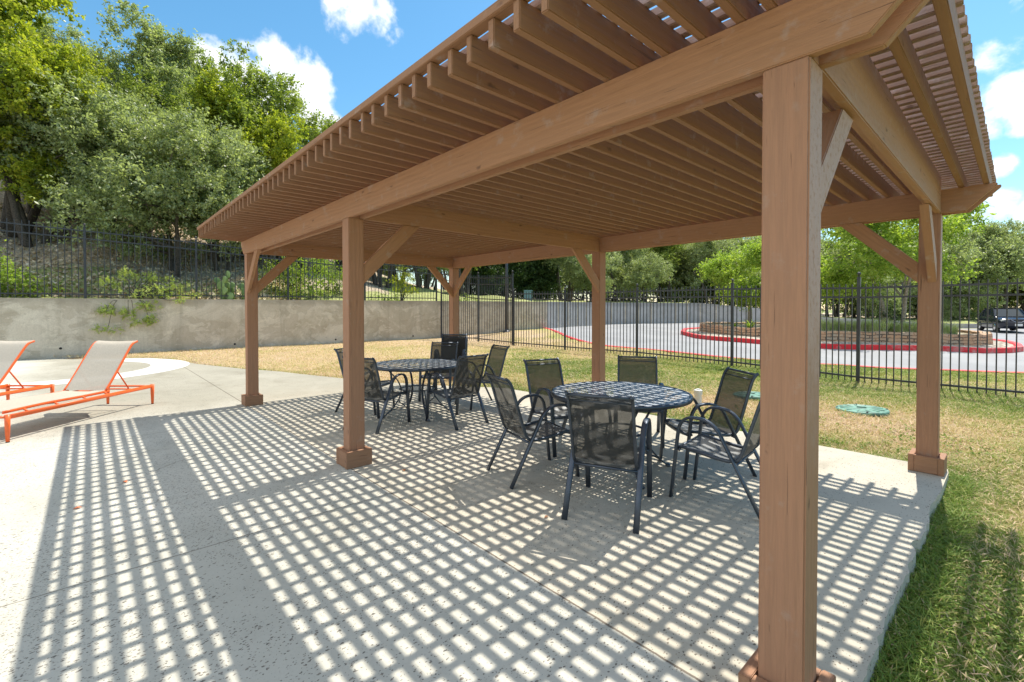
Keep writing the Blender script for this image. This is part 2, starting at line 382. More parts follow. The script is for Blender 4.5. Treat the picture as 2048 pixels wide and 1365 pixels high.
def grass_mat(name, blades=False):
    m = Mat(name); at = m.n('ShaderNodeAttribute'); at.attribute_name = 'tone'
    t = at.outputs['Fac']; p = m.world()
    n1 = m.noise(p, 7, 6, .7); n2 = m.noise(p, 45, 4, .75)
    tt = m.math('ADD', t, m.math('MULTIPLY', m.math('SUBTRACT', n1, .5), .7))
    if blades:
        g = m.n('ShaderNodeNewGeometry'); tt = m.math('ADD', t, m.math('MULTIPLY', m.math('SUBTRACT', g.outputs['Random Per Island'], .5), .75))
    c = m.ramp(tt, [(0, (.16, .26, .04)), (.25, (.29, .37, .07)), (.5, (.48, .46, .15)), (.72, (.64, .50, .25)), (1, (.72, .55, .36))])
    if not blades:
        soil = m.rng(n2, .42, .6, .65, 0); c = m.mix(soil, c, (.30, .20, .12))
        m.bump(m.math('ADD', n2, n1), 1.0, .04)
    m.base(c); m.rough(.75 if not blades else .6); m.b.inputs['Specular IOR Level'].default_value = .15 if not blades else .3
    if blades:
        tr = m.n('ShaderNodeBsdfTranslucent'); m.l(c, tr.inputs[0]); ms = m.n('ShaderNodeMixShader'); ms.inputs[0].default_value = .35
        m.l(m.b.outputs[0], ms.inputs[1]); m.l(tr.outputs[0], ms.inputs[2]); m.l(ms.outputs[0], m.o.inputs[0])
    return m.m
M_lawn = grass_mat('lawn_ground'); M_blade = grass_mat('grass_blades', True)

def leaf_mat(name, cols, rough=.42, transl=.3, spec=.5):
    m = Mat(name); g = m.n('ShaderNodeNewGeometry'); r = g.outputs['Random Per Island']
    n = m.noise(m.n('ShaderNodeTexCoord').outputs['Object'], .9, 4, .6)
    f = m.math('ADD', m.math('MULTIPLY', r, .62), m.math('MULTIPLY', m.rng(n, .35, .65), .38))
    c = m.ramp(f, [(i / (len(cols) - 1), k) for i, k in enumerate(cols)])
    m.base(c); m.rough(rough); m.b.inputs['Specular IOR Level'].default_value = spec
    tr = m.n('ShaderNodeBsdfTranslucent'); m.l(m.mix(1, c, (1.25, 1.35, .6), 'MULTIPLY'), tr.inputs[0]); ms = m.n('ShaderNodeMixShader'); ms.inputs[0].default_value = transl
    m.l(m.b.outputs[0], ms.inputs[1]); m.l(tr.outputs[0], ms.inputs[2]); m.l(ms.outputs[0], m.o.inputs[0])
    return m.m
L_silver = leaf_mat('live_oak_leaves', [(.15, .18, .085), (.26, .305, .15), (.37, .42, .23), (.50, .54, .34)], .42, .45, .5)
L_yellow = leaf_mat('yellow_green_leaves', [(.13, .19, .03), (.26, .32, .04), (.40, .43, .05), (.58, .54, .08)], .5, .52, .35)
L_mid = leaf_mat('mid_green_leaves', [(.10, .14, .035), (.19, .25, .06), (.30, .36, .09), (.44, .47, .13)], .5, .5, .35)
L_dark = leaf_mat('dark_cedar_leaves', [(.032, .06, .02), (.06, .10, .028), (.09, .15, .04)], .5, .3, .3)
L_bright = leaf_mat('bright_green_leaves', [(.12, .20, .03), (.23, .33, .055), (.34, .43, .085), (.48, .54, .15)], .5, .52, .35)
L_lime = leaf_mat('lime_leaves', [(.30, .38, .08), (.42, .50, .13), (.55, .60, .22)], .5, .4)
L_grass = leaf_mat('ornamental_grass', [(.30, .38, .15), (.45, .50, .26), (.55, .55, .34)], .6, .35)
L_cact = leaf_mat('cactus_skin', [(.15, .24, .07), (.24, .34, .12)], .55, .0)
M_bark = simple('dark_bark', (.075, .06, .048), .9, var=.4, vs=20)
M_barkp = simple('pale_bark', (.30, .25, .19), .85, var=.25, vs=20)
M_metal = simple('black_fence_metal', (.035, .036, .042), .42, .0, .5, .2)
M_pole = simple('lamp_pole_metal', (.05, .052, .06), .35, .2)
M_frame = simple('charcoal_chair_frame', (.085, .10, .125), .42, .75, .6, .12)
M_orange = simple('orange_powder_coat', (.82, .14, .03), .35, 0, .5, .05)
M_green = simple('green_plastic_lid', (.13, .27, .205), .55, 0, .35, .35)
M_white = simple('white_pvc', (.75, .73, .68), .45, 0, .5, .05)
M_glass = simple('dark_car_glass', (.02, .03, .035), .05, 0, .8, .05)
M_car = simple('navy_black_paint', (.010, .014, .026), .12, .2, .8, .05)
M_tyre = simple('tyre_rubber', (.02, .02, .02), .8)
M_chrome = simple('chrome', (.6, .6, .62), .15, 1.0)
M_lamp = simple('headlight_lens', (.6, .62, .65), .1, .3, .8)
M_plate = simple('number_plate', (.7, .7, .68), .5)
M_red = Mat('red_kerb_paint'); _p = M_red.world(); _n = M_red.noise(_p, 2.5, 7, .7)
M_red.base(M_red.mix(M_red.rng(_n, .50, .68, 0, .7), (.68, .020, .028), (.52, .30, .27))); M_red.rough(.6); M_red = M_red.m
_m = Mat('road_concrete'); _p = _m.world(); _c = _m.mix(_m.rng(_m.noise(_p, .35, 6, .6), .35, .65), (.235, .24, .245), (.29, .295, .30))
_c = _m.mix(_m.rng(_m.noise(_m.map(_p, (.25, 1, 1)), 1.6, 7, .7, 1.2), .57, .62, 0, .4), _c, (.30, .29, .28)); _m.base(_c); _m.rough(.8); M_road = _m.m
_m = Mat('litter_hillside'); _p = _m.world(); at_ = _m.n('ShaderNodeAttribute'); at_.attribute_name = 'tone'
_n = _m.noise(_p, 2.2, 8, .75); _n2 = _m.noise(_p, 11, 7, .8)
_c = _m.ramp(_n2, [(.3, (.12, .085, .055)), (.42, (.38, .29, .19)), (.54, (.64, .53, .38)), (.75, (.74, .66, .52))])
_g = _m.ramp(_n, [(.3, (.28, .34, .09)), (.55, (.46, .48, .18)), (.75, (.62, .56, .32))])
_f = _m.math('ADD', at_.outputs['Fac'], _m.math('MULTIPLY', _m.math('SUBTRACT', _n, .5), .9))
_m.base(_m.mix(_m.rng(_f, .4, .6), _g, _c)); _m.rough(.95); _m.bump(_m.math('ADD', _n, _n2), 1, .12); M_hill = _m.m
def sling_mat(name, col, alpha, weave):
    m = Mat(name); v = m.n('ShaderNodeTexCoord').outputs['Object']
    n = m.noise(v, weave, 2, .5); n2 = m.noise(m.map(v, (1, 8, 1)), 40, 3, .7)
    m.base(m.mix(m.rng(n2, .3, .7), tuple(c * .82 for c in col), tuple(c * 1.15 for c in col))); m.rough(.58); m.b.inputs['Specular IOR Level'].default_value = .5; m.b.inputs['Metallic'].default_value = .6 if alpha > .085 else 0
    if alpha > .085:
        tl = m.n('ShaderNodeBsdfTranslucent'); tl.inputs[0].default_value = (.55, .55, .52, 1); m0 = m.n('ShaderNodeMixShader'); m0.inputs[0].default_value = .06; m.l(m.b.outputs[0], m0.inputs[1]); m.l(tl.outputs[0], m0.inputs[2])
    if alpha:
        t = m.n('ShaderNodeBsdfTransparent'); ms = m.n('ShaderNodeMixShader'); ms.inputs[0].default_value = alpha
        m.l(m0.outputs[0] if alpha > .085 else m.b.outputs[0], ms.inputs[1]); m.l(t.outputs[0], ms.inputs[2]); m.l(ms.outputs[0], m.o.inputs[0])
    return m.m
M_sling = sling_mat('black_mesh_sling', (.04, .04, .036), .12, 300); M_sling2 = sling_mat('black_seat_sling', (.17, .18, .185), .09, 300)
M_lsling = sling_mat('grey_mesh_sling', (.47, .42, .34), .06, 300)
# perforated table top: real holes cut by pattern
m = Mat('perforated_table_metal'); v = m.n('ShaderNodeTexCoord').outputs['Object']
sp = m.n('ShaderNodeSeparateXYZ'); m.l(v, sp.inputs[0])
R_ = m.math('SQRT', m.math('ADD', m.math('MULTIPLY', sp.outputs[0], sp.outputs[0]), m.math('MULTIPLY', sp.outputs[1], sp.outputs[1])))
def cell(a):
    return m.math('LESS_THAN', m.math('ABSOLUTE', m.math('SUBTRACT', m.math('FRACT', m.math('MULTIPLY', a, 1 / .036)), .5)), .235)
hole = m.math('MULTIPLY', m.math('MULTIPLY', cell(sp.outputs[0]), cell(sp.outputs[1])), m.math('MULTIPLY', m.math('LESS_THAN', R_, .55), m.math('GREATER_THAN', R_, .06)))
hole = m.math('MAXIMUM', hole, m.math('LESS_THAN', R_, .022))
m.base((.30, .33, .36)); m.rough(.56); m.b.inputs['Metallic'].default_value = .88; m.b.inputs['Specular IOR Level'].default_value = .8
t = m.n('ShaderNodeBsdfTransparent'); ms = m.n('ShaderNodeMixShader'); m.l(hole, ms.inputs[0]); m.l(m.b.outputs[0], ms.inputs[1]); m.l(t.outputs[0], ms.inputs[2]); m.l(ms.outputs[0], m.o.inputs[0])
M_perf = m.m

# ------------------------------------------------------------------ terrain
def vnoise(x, y, seed=0):
    rs = np.random.RandomState(seed); x = np.asarray(x, float); y = np.asarray(y, float); o = np.zeros_like(x)
    for i in range(7):
        a = rs.uniform(0, 2 * np.pi); k = 1.0 * 1.75 ** (i * .8) * .6; ph = rs.uniform(0, 6.28)
        wx = x + .8 * np.sin(y * k * .37 + ph * 2); wy = y + .8 * np.sin(x * k * .41 + ph)
        o += np.sin((wx * np.cos(a) + wy * np.sin(a)) * k + ph) * (.9 ** i)
    return o / 3.2
WALL = [(-30.0, 1.53), (-14.16, 13.86), (-3.45, 22.2), (2.0, 26.4)]      # (L,d) of the left retaining wall
FARW = [(2.0, 26.4), (6.8, 33.6), (15.0, 38.0), (22.0, 38.0), (34.0, 37.0), (60, 34)]
CTRL = [(-20, 8, 0), (-14.2, 13.6, .06), (-10, 17, .06), (-3.6, 21.8, .1), (-1.6, 20.5, .06), (0, 18.4, .05), (1.9, 16.8, .0), (3.9, 14.6, -.0), (5.8, 12.2, -.02), (7.5, 10, -.1), (2, 9, -.07), (5, 7, -.10), (3, 4, -.11), (8, 5, -.12),
        (-1.9, 24.0, .22), (.6, 25, .38), (2.0, 26.0, .42), (4, 28, .42), (4.3, 15.9, .1), (8.4, 12.7, -.05), (10.6, 12.2, -.10), (12.5, 11.3, -.12), (8, 19, .15), (9, 34, .42), (15, 36, .40), (22, 36, .2), (14, 17, .05), (18, 16, -.05), (30, 30, -.1), (35, 20, -.15),
        (-6, 12, .0), (-9, 10, 0), (0, 12, -.03), (-12, 5, -.02), (60, 60, 0), (40, 80, .1), (20, 60, .2), (-5, -10, -.1), (10, -8, -.12)]
CT = np.array(CTRL, float)
def Gh(x, y):
    x = np.asarray(x, float); y = np.asarray(y, float)
    L = (x - CAM.x) * rx + (y - CAM.y) * ry; d = (x - CAM.x) * fx + (y - CAM.y) * fy
    num = 0; den = 0
    for a, b, z in CT:
        wt = 1 / ((L - a) ** 2 + (d - b) ** 2 + .6) ** 1.6; num = num + wt * z; den = den + wt
    return num / den
def G(x, y): return float(Gh(x, y))
def onG(L, d, dz=0): p = W(L, d); return Vector((p.x, p.y, G(p.x, p.y) + dz))
DECK = [(0.075, -3.2), (0.08, 0.47), (0.065, 4.0), (0.05, 4.12), (-1.0, 4.11), (-1.85, 4.09), (-5.47, 4.05), (-6.13, 4.02), (-7.4, 3.1), (-9.38, 2.24), (-10.1, 2.01), (-11.5, 1.57), (-12.6, 1.06), (-14.68, .36), (-15.43, .24), (-16.4, .0), (-17.5, -.4), (-18.0, -1.0), (-18.6, -2.2), (-21, -4.0), (-26, -16), (-14, -22), (6, -22), (6, -3.2)]
def in_poly(x, y, poly):
    x = np.asarray(x); y = np.asarray(y); c = np.zeros(x.shape, bool); n = len(poly)
    for i in range(n):
        x1, y1 = poly[i]; x2, y2 = poly[(i + 1) % n]
        if y1 == y2: continue
        t = ((y1 > y) != (y2 > y)) & (x < (x2 - x1) * (y - y1) / (y2 - y1) + x1); c ^= t
    return c
def seg_dist(x, y, poly, closed=True):
    D = np.full(np.shape(x), 1e9); n = len(poly)
    for i in range(n if closed else n - 1):
        a = poly[i]; b = poly[(i + 1) % n]; vx, vy = b[0] - a[0], b[1] - a[1]; q = vx * vx + vy * vy + 1e-12
        t = np.clip(((x - a[0]) * vx + (y - a[1]) * vy) / q, 0, 1); D = np.minimum(D, np.hypot(x - a[0] - t * vx, y - a[1] - t * vy))
    return D
# island and road outlines in (L,d)
def kp(u, d): return ((u - 1024) / F * d, d)
NEAR = [kp(1083, 27.0), kp(1105, 24.4), kp(1132, 22.0), kp(1177, 19.6), kp(1210, 18.2), kp(1273, 16.4), kp(1440, 14.4), kp(1518, 13.7), kp(1640, 12.9), kp(1740, 12.5), kp(1831, 12.2), kp(2048, 11.6), (22, 10.2), (40, 6)]
FARK = [kp(1083, 27.2), kp(1100, 28.3), kp(1135, 30.2), kp(1211, 34.5), kp(1300, 38.0)]
ISL = [kp(1366, 24.3), kp(1400, 21.6), kp(1440, 20.1), kp(1518, 18.6), kp(1640, 17.4), kp(1740, 16.8), kp(1831, 16.5), kp(1948, 16.3), kp(2015, 16.6), kp(2040, 17.2), kp(2035, 18.6), kp(2010, 20.2), kp(1950, 22), kp(1860, 24.5), kp(1760, 26.6), kp(1640, 28.3), kp(1520, 29.0), kp(1420, 28.2), kp(1372, 26.5)]
ROADP = NEAR + [(60, 10), (60, 33), (34, 36.5), (22, 37.6), (15, 37.7), kp(1300, 38.0)] + FARK[::-1][1:-1]
ROADW = [tuple(W(*p)[:2]) for p in ROADP]
ISLW = [tuple(W(*p)[:2]) for p in ISL]

DRYSPOTS = [(-1.0, 6.7, 1.3, .6), (-2.7, 6.5, 1.2, .5), (-.3, 6.0, .9, .3), (-3.6, 6.0, .7, .4), (-3.3, 5.6, .8, .45), (1.4, 3.9, .8, .45), (.5, 3.5, .4, .3), (2.4, 2.2, 1.0, .3), (-9, 12, 2.0, .4), (-14, 11.5, 2.5, .45)]
def dryness(x, y):
    L = (x - CAM.x) * rx + (y - CAM.y) * ry
    base = .27 + .24 * vnoise(x * .9, y * .9, 3) + .17 * vnoise(x * 3.1, y * 3.1, 5)
    left = 1 / (1 + np.exp((L + 1.2 + .6 * vnoise(x * .5, y * .5, 9)) * 1.5))
    base = base + left * .54
    for a, b, r, s in DRYSPOTS: base = base + s * np.exp(-((x - a) ** 2 + (y - b) ** 2) / r ** 2)
    dd = seg_dist(x, y, DECK); base = base - .34 * np.exp(-(dd / .35) ** 2) * (1 - left * .75)
    right = 1 / (1 + np.exp(-(x - .1) * 3)) * (1 / (1 + np.exp((y - 3.2) * 1.5))); base = base - .13 * right
    return np.clip(base, 0, 1)
def axis(lo, hi, bands):
    out = [lo]
    while out[-1] < hi:
        x = out[-1]; st = 4.0
        for a, b, s in bands:
            if a <= x < b: st = s; break
        out.append(x + st)
    return np.array(out)
ax = axis(-60, 140, [(-26, -12, .4), (-12, 10, .25), (10, 26, .6), (26, 60, 1.5)]); ay = axis(-14, 160, [(-4, 14, .22), (14, 30, .4), (30, 45, .8), (45, 80, 2)])
LL, DD = np.meshgrid(ax, ay); X = CAM.x + fx * DD + rx * LL; Y = CAM.y + fy * DD + ry * LL
Z = Gh(X, Y) + .02 * vnoise(X * 1.5, Y * 1.5, 11)
wallw = [tuple(W(*p)[:2]) for p in WALL]; farww = [tuple(W(*p)[:2]) for p in FARW]
def behind(L, d):       # beyond the wall line?
    pts = WALL + FARW[1:]; out = np.zeros(L.shape, bool)
    for i in range(len(pts) - 1):
        (a, b), (c, e) = pts[i], pts[i + 1]; t = (L - a) / (c - a); out |= ((t >= 0) & (t <= 1) & (d > b + (e - b) * t + .12))
    out |= (L < WALL[0][0]) | (L > 60)
    return out & (L < 60)
BH = behind(LL, DD); Z = np.where(BH, -1.5, Z)
inr = in_poly(X, Y, ROADW) & (seg_dist(X, Y, ROADW) > .12); Z = np.where(inr, Z - .25, Z)
ind = in_poly(X, Y, DECK); Z = np.where(ind, -.35, Z)
near = (~ind) & (seg_dist(X, Y, DECK) < .5); nl = near & (LL < -1.0); Z = np.where(nl, np.minimum(Z, -.015), Z)
tone = dryness(X, Y)
or_ = np.exp(-((LL - .3) ** 2 / 6 + (DD - 22.5) ** 2 / 12)); tone = np.clip(tone + or_ * .5, 0, 1)
ny, nx = X.shape; idx = np.arange(nx * ny).reshape(ny, nx)
Q = np.stack([idx[:-1, :-1], idx[:-1, 1:], idx[1:, 1:], idx[1:, :-1]], -1).reshape(-1, 4)
lawn = np_mesh('lawn', np.stack([X, Y, Z], -1).reshape(-1, 3), Q, M_lawn, tone.ravel(), smooth=True)
tag(lawn, 'patchy green and straw lawn around the patio', 'lawn', kind='structure')

# patio slab with a broken edge towards the right-hand lawn
def jag(poly):
    out_ = []; r = random.Random(3)
    for i in range(len(poly)):
        a = Vector(poly[i]); b = Vector(poly[(i + 1) % len(poly)]); n = max(1, int((b - a).length / (.06 if a.x > -.2 and b.x > -.2 and abs(a.y) < 5 and b.y > -4 else .5)))
        for k in range(n):
            p = a.lerp(b, k / n); j = 0
            if a.x < .2 and b.x < .2 and a.x > -.2 and b.x > -.2 and p.y < 3.4:
                j = r.gauss(0, .0035) - (.045 * math.exp(-((p.y - 2.08) / .07) ** 2)) - .012 * math.exp(-((p.y - 1.1) / .3) ** 2) - .02 * math.exp(-((p.y - 2.9) / .25) ** 2)
            out_.append((p.x + j, p.y + (r.gauss(0, .01) if p.y > 1 and p.x < -.2 else 0)))
    return out_
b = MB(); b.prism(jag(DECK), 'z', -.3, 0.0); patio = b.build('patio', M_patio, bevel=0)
tag(patio, 'pitted grey concrete patio with saw-cut joints', 'patio', kind='structure')
# pale curved band at the far end of the deck
b = MB(); C0 = Vector((-15.3, -2.6)); n = 40; vi = []; R0, R1 = 2.0, 2.85
for k in range(n + 1):
    a = math.radians(-25 + 185 * k / n); vi += [(C0.x + R0 * 1.08 * math.cos(a), C0.y + R0 * math.sin(a), .004), (C0.x + R1 * 1.05 * math.cos(a), C0.y + R1 * math.sin(a), .004)]
b.add(vi, [(2 * k, 2 * k + 2, 2 * k + 3, 2 * k + 1) for k in range(n)])
o = b.build('concrete_band', M_ring); tag(o, 'curved white concrete band in the deck by the wall', 'paving', kind='structure')

# road sheet
xs = np.arange(0, 1.0001, 1 / 90)
def resamp(pts, n):
    P = np.array(pts, float); s = np.r_[0, np.cumsum(np.hypot(*np.diff(P, axis=0).T))]; t = np.linspace(0, s[-1], n); return np.stack([np.interp(t, s, P[:, 0]), np.interp(t, s, P[:, 1])], 1)
FARLINE = FARK[:-1] + [kp(1300, 38.3), (15, 38.2), (22, 38.1), (34, 37), (60, 34)]
A_ = resamp(NEAR + [(62, 4)], 120); B_ = resamp(FARLINE, 120); rows = 40; V = []
for i in range(120):
    for k in range(rows + 1):
        q = A_[i] * (1 - k / rows) + B_[i] * (k / rows); p = W(q[0], q[1]); V.append((p.x, p.y, 0))
V = np.array(V); V[:, 2] = Gh(V[:, 0], V[:, 1]) - .02
id2 = np.arange(len(V)).reshape(120, rows + 1); Q = np.stack([id2[:-1, :-1], id2[1:, :-1], id2[1:, 1:], id2[:-1, 1:]], -1).reshape(-1, 4)
road = np_mesh('road', V, Q, M_road, smooth=True); tag(road, 'pale concrete driveway loop beyond the fence', 'road', kind='structure')
def kerb(name, pts, mat, h, wd, label, closed=False, n=140):
    P = resamp(pts + ([pts[0]] if closed else []), n); b = MB(); sec = [(-wd / 2, -.1), (-wd / 2, h * .75), (-wd / 3, h), (wd / 2, h), (wd / 2, -.1)]
    vs = []; m_ = len(sec)
    for i in range(n):
        a = P[max(0, i - 1)]; c = P[min(n - 1, i + 1)]
        if closed and i in (0, n - 1): a = P[-2]; c = P[1]
        t = Vector((c[0] - a[0], c[1] - a[1])).normalized(); nn = Vector((-t.y, t.x))
        for sx, sz in sec:
            p = W(P[i][0] + nn.x * sx, P[i][1] + nn.y * sx); vs.append((p.x, p.y, G(p.x, p.y) + sz))
    b.add(vs, [(i * m_ + k, i * m_ + k + 1, (i + 1) * m_ + k + 1, (i + 1) * m_ + k) for i in range(n - 1) for k in range(m_ - 1)])
    o = b.build(name, mat); return tag(o, label, 'kerb', kind='structure')
kerb('kerb', NEAR, M_red, .035, .16, 'thin red painted kerb on the lawn side of the driveway')
kerb('kerb', FARK, M_red, .14, .25, 'red painted kerb curling along the far concrete wall')
kerb('kerb', ISL[::-1], M_red, .16, .22, 'thick red kerb round the planted island', True)
# gravel bed inside the island
V = []; R_n = 60; P = resamp(ISL + [ISL[0]], R_n + 1)[:-1]; c = P.mean(0)
for k in range(9):
    for i in range(R_n):
        q = P[i] * (1 - k / 8) + c * (k / 8); p = W(q[0], q[1]); V.append((p.x, p.y, G(p.x, p.y) + .10 + .05 * min(1, k / 2)))
Q = [(k * R_n + i, k * R_n + (i + 1) % R_n, (k + 1) * R_n + (i + 1) % R_n, (k + 1) * R_n + i) for k in range(8) for i in range(R_n)]
_m = Mat('island_gravel'); _p = _m.world(); vo = _m.n('ShaderNodeTexVoronoi'); vo.inputs['Scale'].default_value = 7; _m.l(_p, vo.inputs['Vector'])
_m.base(_m.mix(_m.rng(vo.outputs['Distance'], .2, .6), (.62, .58, .50), (.25, .22, .17))); _m.rough(.9); _m.bump(vo.outputs['Distance'], 1, -.05)
o = np_mesh('island_bed', V, Q, _m.m); tag(o, 'pale gravel bed of the planted island', 'gravel bed', kind='structure')
# hillside behind the walls
path = resamp(WALL, 90).tolist() + resamp(FARW, 60).tolist()[1:]
slope = lambda L: np.interp(L, [-30, -14, -9, -5, -2, 3, 10, 40], [.40, .40, .26, .15, .10, .05, .03, .02])
V = []; T = []; ts = [.22, .5, 1, 1.6, 2.3, 3.2, 4.2, 5.5, 7, 9, 11, 14, 18, 24, 34, 50, 80]
def wtop(L): return float(np.interp(L, [-30, -14, 2, 7, 15.5, 21, 24, 35, 60], [1.83, 1.83, 1.92, 1.98, 2.0, 1.5, .9, .35, .2]))
for i, (a, c) in enumerate(path):
    p0 = path[max(0, i - 1)]; p1 = path[min(len(path) - 1, i + 1)]; t = Vector((p1[0] - p0[0], p1[1] - p0[1])).normalized(); nn = Vector((-t.y, t.x))
    nn = (nn + Vector((0, .8))).normalized()
    for s in ts:
        L = a + nn.x * s; d = c + nn.y * s; p = W(L, d)
        z = wtop(a) - .07 + min(s, 22) * slope(a) * (1 if s > 1 else .5) + .10 * math.sin(L * 1.1 + d * .7) * min(1, s / 4) + .08 * math.sin(L * 2.3 - d * 1.9) * min(1, s / 4)
        V.append((p.x, p.y, z)); T.append(np.clip((s - 1.3) / 3.2, 0, 1) if a < -5 else np.clip((s - 9) / 9, 0, 1))
m_ = len(ts); Q = [(i * m_ + k, i * m_ + k + 1, (i + 1) * m_ + k + 1, (i + 1) * m_ + k) for i in range(len(path) - 1) for k in range(m_ - 1)]
HV = np.array(V)
o = np_mesh('hillside', V, Q, M_hill, T, smooth=True); tag(o, 'leaf-littered wooded slope above the retaining wall', 'hillside', kind='structure')
def Hh(x, y):
    d = (HV[:, 0] - x) ** 2 + (HV[:, 1] - y) ** 2; k = np.argsort(d)[:4]; w_ = 1 / (d[k] + .01); return float((HV[k, 2] * w_).sum() / w_.sum())
b = MB(); p = W(40, 500); b.box((p.x, p.y, -1.2), (2600, 2600, .1)); o = b.build('ground', M_lawn); tag(o, 'distant ground running to the horizon', 'ground', kind='structure')

# ------------------------------------------------------------------ retaining walls
def wall(pts, mat, label, th=.25, cap=True):
    P = resamp(pts, 80); b = MB(); vs = []
    for i in range(80):
        a = P[max(0, i - 1)]; c = P[min(79, i + 1)]; t = Vector((c[0] - a[0], c[1] - a[1])).normalized(); nn = Vector((-t.y, t.x))
        zt = wtop(P[i][0]); q = W(*P[i]); zb = -.4
        for off, z in ((0, zb), (0, zt), (th, zt), (th, zb)):
            p = W(P[i][0] + nn.x * off, P[i][1] + nn.y * off); vs.append((p.x, p.y, z))
    b.add(vs, [(i * 4 + k, i * 4 + (k + 1) % 4, (i + 1) * 4 + (k + 1) % 4, (i + 1) * 4 + k) for i in range(79) for k in range(4)] + [(0, 1, 2, 3), (316, 317, 318, 319)])
    root = b.build('retaining_wall', mat); return root
o = wall(WALL, M_wall, ''); tag(o, 'stained and patched grey concrete wall behind the loungers, fence on top', 'wall')
wang = (lambda q: math.atan2(q.y, q.x))(W(*WALL[2]) - W(*WALL[1]))
for u, z in ((120, .30), (469, .22), (671, .24), (826, .26)):
    k = (u - 1024) / F; (a, b_), (c, e) = WALL[1], WALL[2]; t = (k * b_ - a) / ((c - a) - k * (e - b_)); p = W(a + t * (c - a), b_ + t * (e - b_)); b = MB()
    nv = Vector((math.sin(wang), -math.cos(wang), 0)); b.tube([Vector((p.x, p.y, z)) - nv * .05, Vector((p.x, p.y, z)) + nv * .012], .035, 12); b.build('weep_pipe', M_tyre, o, True)
o = wall(FARW, M_wall2, ''); tag(o, 'far pale concrete wall with form joints beyond the driveway', 'wall')
P = resamp(FARW[:4], 20)
for i in range(1, 19):
    a = P[i]; b = MB(); zt = wtop(a[0]); p = W(a[0] - .0, a[1] - .02); ang = math.atan2(*(np.array(W(*P[i + 1])[:2]) - np.array(W(*a)[:2]))[::-1])
    b.box((p.x, p.y, zt / 2 + .1), (.05, .05, zt - .25), ang); j = b.build('form_joint', M_wall, o)

# ------------------------------------------------------------------ pergola
Wd = 3.8665; PW = .151; L1 = 3.7743; L2 = 7.5709; HB = 2.3622; HT = 2.571; RT = 2.69; ST = 2.735
perg = empty('pergola', (0, 0, 0), 0, 'large brown timber pergola over the patio furniture', 'pergola')
def timber(name, p0, p1, w_, h_, mat, cuts=(0, 0), bevel=.004, side=None, parent=perg, bow=0.0):
    """box along p0->p1; w_ = thickness sideways, h_ = depth 'up'; cuts = length by which the lower edge is cut back at each end"""
    p0 = Vector(p0); p1 = Vector(p1); ln = (p1 - p0).length; xd = (p1 - p0).normalized()
    up = Vector(side) if side else (Vector((0, 0, 1)) if abs(xd.z) < .95 else Vector((0, 1, 0)))
    yd = up.cross(xd).normalized(); zd = xd.cross(yd)
    b = MB(); hh = h_ / 2; c0, c1 = cuts
    def cut(c, low): return c
    if c0 or c1:
        k = .35
        poly = [(c0, -hh), (ln - c1, -hh)] if c1 else [(c0, -hh), (ln, -hh)]
        poly += [(ln, -hh + c1), (ln, hh)] if c1 else [(ln, hh)]
        poly += [(0, hh), (0, -hh + c0)] if c0 else [(0, hh)]
        b.prism([(x, z) for x, z in poly], 'y', -w_ / 2, w_ / 2)
    else:
        n = 6 if bow else 1
        vs = []; 
        for i in range(n + 1):
            x = ln * i / n; bb = bow * math.sin(math.pi * i / n)
            for yy, zz in ((-1, -1), (1, -1), (1, 1), (-1, 1)): vs.append((x, yy * w_ / 2 + bb, zz * hh + bb * .4))
        fs = [(3, 2, 1, 0), (n * 4, n * 4 + 1, n * 4 + 2, n * 4 + 3)]
        for i in range(n):
            for k in range(4): fs.append((i * 4 + k, i * 4 + (k + 1) % 4, (i + 1) * 4 + (k + 1) % 4, (i + 1) * 4 + k))
        b.add(vs, fs)
    o = b.build(name, mat, parent, bevel=bevel)
    M = Matrix((xd, yd, zd)).transposed().to_4x4(); M.translation = p0; o.matrix_world = M
    return o
tm = HB + (HT - HB) / 2; hb = HT - HB - .001
posts = []
for i, x in enumerate((0, -L1, -L2)):
    for j, y in enumerate((0, Wd)):
        xc = x - PW / 2; yc = y + PW / 2
        p = timber('post', (xc, yc, 0.001), (xc, yc, HB), PW, PW, M_post, bevel=.006)
        timber('post_top', (xc, yc, HB), (xc, yc, HT), PW - .084 + .0, PW - .004, M_post, bevel=.002, side=(1, 0, 0)).name = 'post_neck'
        # collar of four boards
        e = .047; t_ = .042; h_ = .155
        for sgn in (-1, 1):
            yy = yc + sgn * (PW / 2 + e - t_ / 2 + .002)
            timber('collar_board', (xc - PW / 2 - .001 - (e - t_), yy, h_ / 2), (xc + PW / 2 + .001 + (e - t_), yy, h_ / 2), t_, h_ - .006, M_base, bevel=.003)
            xx = xc + sgn * (PW / 2 + e - t_ / 2 + .002)
            timber('collar_board', (xx, yc - PW / 2 - e - .004, h_ / 2), (xx, yc + PW / 2 + e + .004, h_ / 2), t_, h_, M_base, bevel=.003)
XF, XN = -7.92, .35
for y in (0, Wd):
    timber('beam', (XF, y + .019 - .002, tm), (XN, y + .019 - .002, tm), .042, hb, M_wood, (.15, .19))
    timber('beam', (XF + .02, y + PW - .019, tm), (XN + .02, y + PW - .019, tm), .042, hb, M_wood, (.15, .19))
for x in (0, -L1, -L2):
    a = PW + .002; bb = Wd - .004
    timber('cross_beam', (x - .022, a, (HB + RT) / 2), (x - .022, bb, (HB + RT) / 2), .044, RT - HB - .004, M_wood, bevel=.005)
    if x == 0: timber('cross_beam', (x - .075, a, (HB + .05 + RT) / 2), (x - .075, bb, (HB + .05 + RT) / 2), .04, RT - HB - .054, M_wood)
